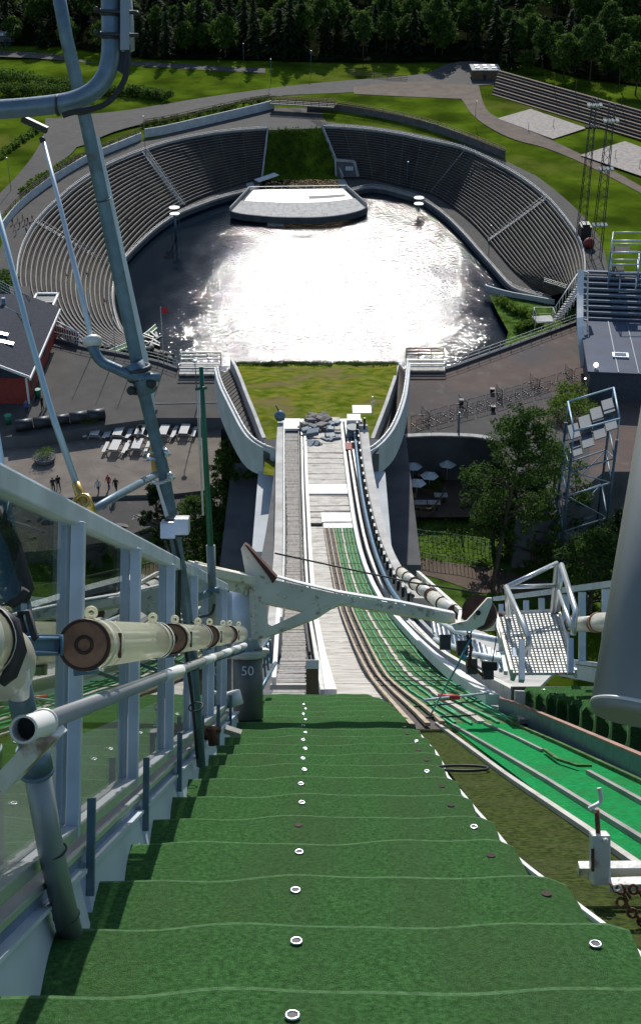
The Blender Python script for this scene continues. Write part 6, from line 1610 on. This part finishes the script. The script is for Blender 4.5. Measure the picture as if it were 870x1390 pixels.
# second mat ramp on the right
r2=thing('side_mat_ramp',T(3,15,-1),'small stepped ramp of dark green turf mats below the grating steps','mat ramp')
nR=-.80
uu=[19.2,18.2,17.2,16.4,15.6,14.8,14.0,13.2,12.4,11.6,10.8,10.0]
for k in range(len(uu)-1):
    u1,u0=uu[k],uu[k+1]; Lr=u1-u0; aL=2.93-.012*k; TB2=math.tan(R(17)); m=MB(); g=[]; ph=random.random()*6
    for f,h in [(0,-Lr*TB2),(.3,-Lr*TB2*.7),(.6,-Lr*TB2*.4),(.85,-Lr*TB2*.15+.01),(.95,.012),(1.0,0),(1.01,-.04),(1.0,-.14)]:
        row=[T(aL-.03,u0+Lr*f,nR+h-.42),T(aL,u0+Lr*f,nR+h-.2),T(aL+.01,u0+Lr*f,nR+h-.05),T(aL+.05,u0+Lr*f,nR+h)]
        row[0]=T(aL-.09,u0+Lr*f,nR+h-.42)
        if f<.62: row[0]=T(aL+.4,u0+Lr*f,nR-.6); row[1]=T(aL+.4,u0+Lr*f,nR+h-.3); row[2]=T(aL+.3,u0+Lr*f,nR+h-.05)
        for q in range(1,14): a=aL+.05+(4.5-aL)*q/13; row.append(T(a,u0+Lr*f,nR+h+.006*math.sin(a*9+ph)))
        g.append(row)
    for a,b in zip(g,g[1:]): m.strip(b,a,True)
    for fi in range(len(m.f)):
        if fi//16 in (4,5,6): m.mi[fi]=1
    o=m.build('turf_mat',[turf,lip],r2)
    q=MB(); q.torus(T(aL+.25,u1-.22,nR-.03),(N-D*.4).normalized(),.022,.007,14,6); q.build('eyelet',eye if k==0 else dark,o)
m=MB(); m.beam(T(3.0,19.2,-1.25),T(3.0,10,-1.25),.05,.5,up=N); m.build('dark_base',black,r2)  # black strip standing in for the shadow in the gaps between mats
m=MB(); m.obox(T(3.6,19.4,-.95),A*.8,D*.1,N*.15); m.build('back_board',dark,r2)
# big near cylinder at right
t=thing('steel_cylinder',P(840,960,2.6),'thick out of focus grey steel cylinder at the right edge','cylinder')
pa=P(940,430,2.9); pb=P(853,975,2.6); m=MB(); dd_=(pb-pa).normalized()
m.tube([pa,pb-dd_*.012,pb],[.076,.076,.07],32); mkst=0; m.build('tube',mat('BrushedSteel',(.22,.23,.215),.5,.35,var=.14,scale=1.6,stretch=(1,1,.3)),t)
m=MB(); m.torus(pb-dd_*.02,dd_,.074,.004,32,6); m.build('rim',steelw,t)
# white post with latch and white rails, chain
lp_=thing('latch_post',HN(812,1200,-1.05),'white square post with a bent steel hook on top beside the mats','post')
zl=5.35
m=MB(); bx=P(814,1165,zl); m.obox(bx,A*.036,(FW*.9).normalized()*.04,UP*.1); m.build('post',steelw,lp_,bevel=.006)
m=MB(); m.obox(P(804.5,1168,zl-.045),A*.006,FW*.004,UP*.045); m.build('slot',rust,lp_)
m=MB(); m.tube([P(812,1135,zl),P(810,1100,zl)],.01,10); m.build('pin',rust,lp_)
m=MB(); m.tube(smooth([P(799,1099,zl-.02),P(806,1095,zl-.02),P(815,1090,zl),P(816,1082,zl),P(813,1070,zl)],2),.009,8); m.build('hook',steelw,lp_)
m=MB(); m.ball(P(822,1142,zl-.05),.012,8,6); m.build('bolt',steelw,lp_)
t=thing('white_rails',P(845,1185,5.3),'two short white steel rails behind the latch post at the right edge','rails')
m=MB(); m.beam(P(785,1180,5.4),P(905,1179,5.4),.04,.045); m.build('upper_rail',steelw,t); m=MB(); m.beam(P(826,1202,5.3),P(905,1199,5.3),.04,.04); m.build('lower_rail',steelw,t)
t=thing('rusty_chain',P(855,1225,4.9),'rusty chain links hanging at the right edge below the white rails','chain')
m=MB(); pts=[(832,1206),(842,1208),(848,1218),(843,1226),(853,1232),(858,1240),(866,1246),(872,1252),(852,1214),(860,1208),(868,1212)]
for k,(x,y) in enumerate(pts): m.torus(P(x,y,4.95),(.3,1,-.4) if k%2 else (1,.3,.5),.017,.006,14,6)
m.build('links',rust,t)
m=MB(); m.torus(P(838,1206,4.9),(0,1,-.5),.012,.004,10,5); m.build('ring',steelw,t)
# ================================================================== PEOPLE
def person_mesh(name,shirt,trou,hair,pose='stand',k=0):
    """continuous skinned figure, 1.75 m, facing +Y"""
    bmv=[]; ed=[]; rad=[]
    def v(x,y,z,r): bmv.append((x,y,z)); rad.append(r); return len(bmv)-1
    sw=.22 if pose=='walk' else .03
    if pose=='sit': hipz=.48
    else: hipz=.93
    pel=v(0,0,hipz,.14); sp1=v(0,.01,hipz+.22,.13); ch=v(0,0,hipz+.42,.155); nk=v(0,.01,hipz+.55,.06); hd=v(0,.03,hipz+.67,.1); top=v(0,.02,hipz+.78,.07)
    ed+= [(pel,sp1),(sp1,ch),(ch,nk),(nk,hd),(hd,top)]
    for s_ in(-1,1):
        sh=v(.19*s_,0,hipz+.48,.065); el=v(.25*s_,-.02+sw*.4*s_,hipz+.2,.045); wr_=v(.25*s_,.1+sw*.7*s_,hipz-.02,.032); ha=v(.25*s_,.13+sw*.8*s_,hipz-.12,.035)
        ed+= [(ch,sh),(sh,el),(el,wr_),(wr_,ha)]
        if pose=='sit':
            hp=v(.1*s_,.02,hipz-.03,.1); kn=v(.13*s_,.44,hipz-.02,.07); an=v(.13*s_,.46,.09,.045); ft=v(.13*s_,.62,.04,.04)
        else:
            hp=v(.1*s_,0,hipz-.08,.1); kn=v(.11*s_,.03-sw*.6*s_,.5,.07); an=v(.12*s_,-.05-sw*1.2*s_,.09,.045); ft=v(.13*s_,.1-sw*1.2*s_,.04,.04)
        ed+= [(pel,hp),(hp,kn),(kn,an),(an,ft)]
    me=bpy.data.meshes.new(name); me.from_pydata(bmv,ed,[]); o=bpy.data.objects.new('tmp',me); COL.objects.link(o)
    mo=o.modifiers.new('s','SKIN'); 
    for i,r_ in enumerate(rad): me.skin_vertices[0].data[i].radius=(r_,r_)
    me.skin_vertices[0].data[0].use_root=True
    o.modifiers.new('u','SUBSURF').levels=1
    bpy.context.view_layer.update()
    dg=bpy.context.evaluated_depsgraph_get(); m2=bpy.data.meshes.new_from_object(o.evaluated_get(dg)); bpy.data.objects.remove(o)
    m2.materials.clear()
    for mt in (skin,shirt,trou,hair,black): m2.materials.append(mt)
    for p in m2.polygons:
        c=p.center; z=c.z; zz=z-hipz
        if zz>.72 or (zz>.62 and c.y<.0): mi=3
        elif zz>.54: mi=0
        elif abs(c.x)>.2 and zz<.15 and zz>-.25: mi=0
        elif zz>-.02: mi=1
        elif z<.09: mi=4
        else: mi=2
        p.material_index=mi; p.use_smooth=True
    return m2
cols=[(.03,.03,.04),(.35,.05,.04),(.5,.5,.5),(.05,.1,.3),(.08,.2,.1),(.4,.3,.2),(.02,.02,.02),(.25,.1,.25)]
SH=[mat('Shirt%s'%n_,c,.9,var=.1) for n_,c in zip(('Charcoal','Red','Pale','Blue','Green','Tan','Black','Plum'),cols)]
TR=[mat('Trousers%s'%n_,c,.9,var=.1) for n_,c in zip(('Navy','Grey','Black'),((.03,.04,.08),(.15,.15,.16),(.02,.02,.02)))]
HR=[mat('Hair%s'%n_,c,.8,var=.1) for n_,c in zip(('Dark','Brown','Fair'),((.02,.015,.01),(.08,.04,.02),(.3,.2,.09)))]
bodies={}
def person(px,py,Z,rz,shirt,trou,hair,pose,label,group=None):
    key=(shirt,trou,hair,pose)
    if key not in bodies: bodies[key]=person_mesh('person',SH[shirt],TR[trou],HR[hair],pose)
    o=bpy.data.objects.new('person',bodies[key]); COL.objects.link(o); o.location=G(px,py,Z); o.rotation_euler=(0,0,rz); tag(o,label,'person',group); return o
person(80,665,ZPL,.4,6,0,0,'walk','person in dark clothes walking on the left terrace, the right one of a pair')
person(73,668,ZPL,.2,0,2,1,'walk','person in charcoal walking on the left terrace, the left one of a pair')
person(148,664,ZPL,2.6,1,0,0,'walk','person in a red top striding across the terrace below the picnic tables')
person(158,668,ZPL,2.9,6,2,1,'walk','person in black walking to the right of the one in red')
person(134,670,ZPL,2.8,2,0,2,'walk','person in a pale shirt walking left of the one in red')
person(180,602,ZPL,0,6,0,0,'sit','person in black sitting at the left of the occupied picnic table')
person(188,604,ZPL,3.1,0,2,1,'sit','person in charcoal sitting at the right of the occupied picnic table')
person(191,593,ZPL,.3,6,1,0,'stand','person in black standing behind the occupied picnic table')
person(58,556,ZP,1.2,6,2,0,'stand','person in black standing on the plaza behind the dark rolled cover')
person(64,552,ZP,4.4,0,1,1,'stand','person in charcoal facing the one in black behind the rolled cover')
person(37,562,ZP,0,3,0,2,'stand','person in a blue top in the corner beside the red house')
person(58,592,ZPL,.5,6,0,0,'stand','person in dark clothes in front of the rolled cover, left')
person(66,594,ZPL,2.2,6,2,1,'stand','person in black in front of the rolled cover, right')
random.seed(5)
desc=['in a charcoal top','in a red top','in a pale top','in a blue top','in a green top','in a tan top','in black','in a plum top']
spots=[(17,304),(20,311),(24,300),(27,308),(31,298),(34,304),(38,302),(41,308),(36,316),(44,299),(22,318),(46,306)]
for k,(x,y) in enumerate(spots):
    s_=k%8; person(x,y,ZR,random.random()*6,s_,k%3,(k//2)%3,'walk' if k%2 else 'stand','person %s in the group on the left walkway%s'%(desc[s_],', farther from the camera' if k>=8 else ''),'group of people on the left walkway')
for k,(x,y,s_) in enumerate(((88,372,0),(143,411,1),(60,398,6),(66,410,6),(118,374,6),(174,297,0))):
    f=.5; 
    # sitting on the stand rows
    best=None
    for i_ in range(NT):
        for r_ in range(NR):
            ff=(r_+.35)/NR; q=iL[i_].lerp(oL[i_],ff); zz=ZI+(ZR-ZI)/NR*(r_+1); w=Vector((q.x,q.y,zz)); v=w-CAM; d_=v.dot(FW); sx=435+F*v.dot(RT)/d_; sy=650-F*v.dot(UP)/d_
            e=(sx-x)**2+(sy-y)**2
            if best is None or e<best[0]: best=(e,w)
    key=(s_,0,0,'sit')
    if key not in bodies: bodies[key]=person_mesh('person',SH[s_],TR[0],HR[0],'sit')
    o=bpy.data.objects.new('person',bodies[key]); COL.objects.link(o); o.location=best[1]; o.rotation_euler=(0,0,-1.3); tag(o,['person in charcoal sitting in the middle of the left stand','person in red sitting low in the left stand behind the bent arm','person in black sitting high at the near end of the left stand','person in black sitting two rows below near the end of the left stand','person in black sitting right of the thin rod in the left stand','person in charcoal sitting high in the left stand beside the mast'][k],'person')
# ================================================================== CAMERA, SUN, SKY
cam=bpy.data.cameras.new('Camera'); co=bpy.data.objects.new('Camera',cam); COL.objects.link(co)
co.location=CAM; co.rotation_euler=(R(60),0,0); cam.sensor_fit='HORIZONTAL'; cam.sensor_width=36; cam.lens=36*F/870; cam.shift_y=-45/870; cam.clip_start=.1; cam.clip_end=6000
S.camera=co
SUN_EL=R(31); SUN_AZ=R(2.0)    # azimuth measured from +Y towards +X
sv=Vector((math.sin(SUN_AZ)*math.cos(SUN_EL),math.cos(SUN_AZ)*math.cos(SUN_EL),math.sin(SUN_EL)))
sl=bpy.data.lights.new('Sun','SUN'); so=bpy.data.objects.new('Sun',sl); COL.objects.link(so); sl.energy=4.2; sl.angle=R(.53); sl.color=(1,.965,.91)
so.rotation_euler=sv.to_track_quat('Z','Y').to_euler(); so.location=(0,100,300)
w=bpy.data.worlds.new('World'); S.world=w; w.use_nodes=True; nt=w.node_tree; bg=nt.nodes['Background']
sky=nt.nodes.new('ShaderNodeTexSky'); sky.sky_type='NISHITA'; sky.sun_disc=False; sky.sun_elevation=SUN_EL; sky.sun_rotation=SUN_AZ; sky.air_density=1; sky.dust_density=.5; sky.ozone_density=1.5
nt.links.new(sky.outputs[0],bg.inputs[0]); bg.inputs[1].default_value=.12
S.view_settings.view_transform='Standard'; S.view_settings.look='None'; S.view_settings.exposure=.05; S.view_settings.gamma=1
S.cycles.max_bounces=6; S.cycles.transparent_max_bounces=12; S.cycles.caustics_reflective=False; S.cycles.caustics_refractive=False
try: S.cycles.use_denoising=True
except: pass
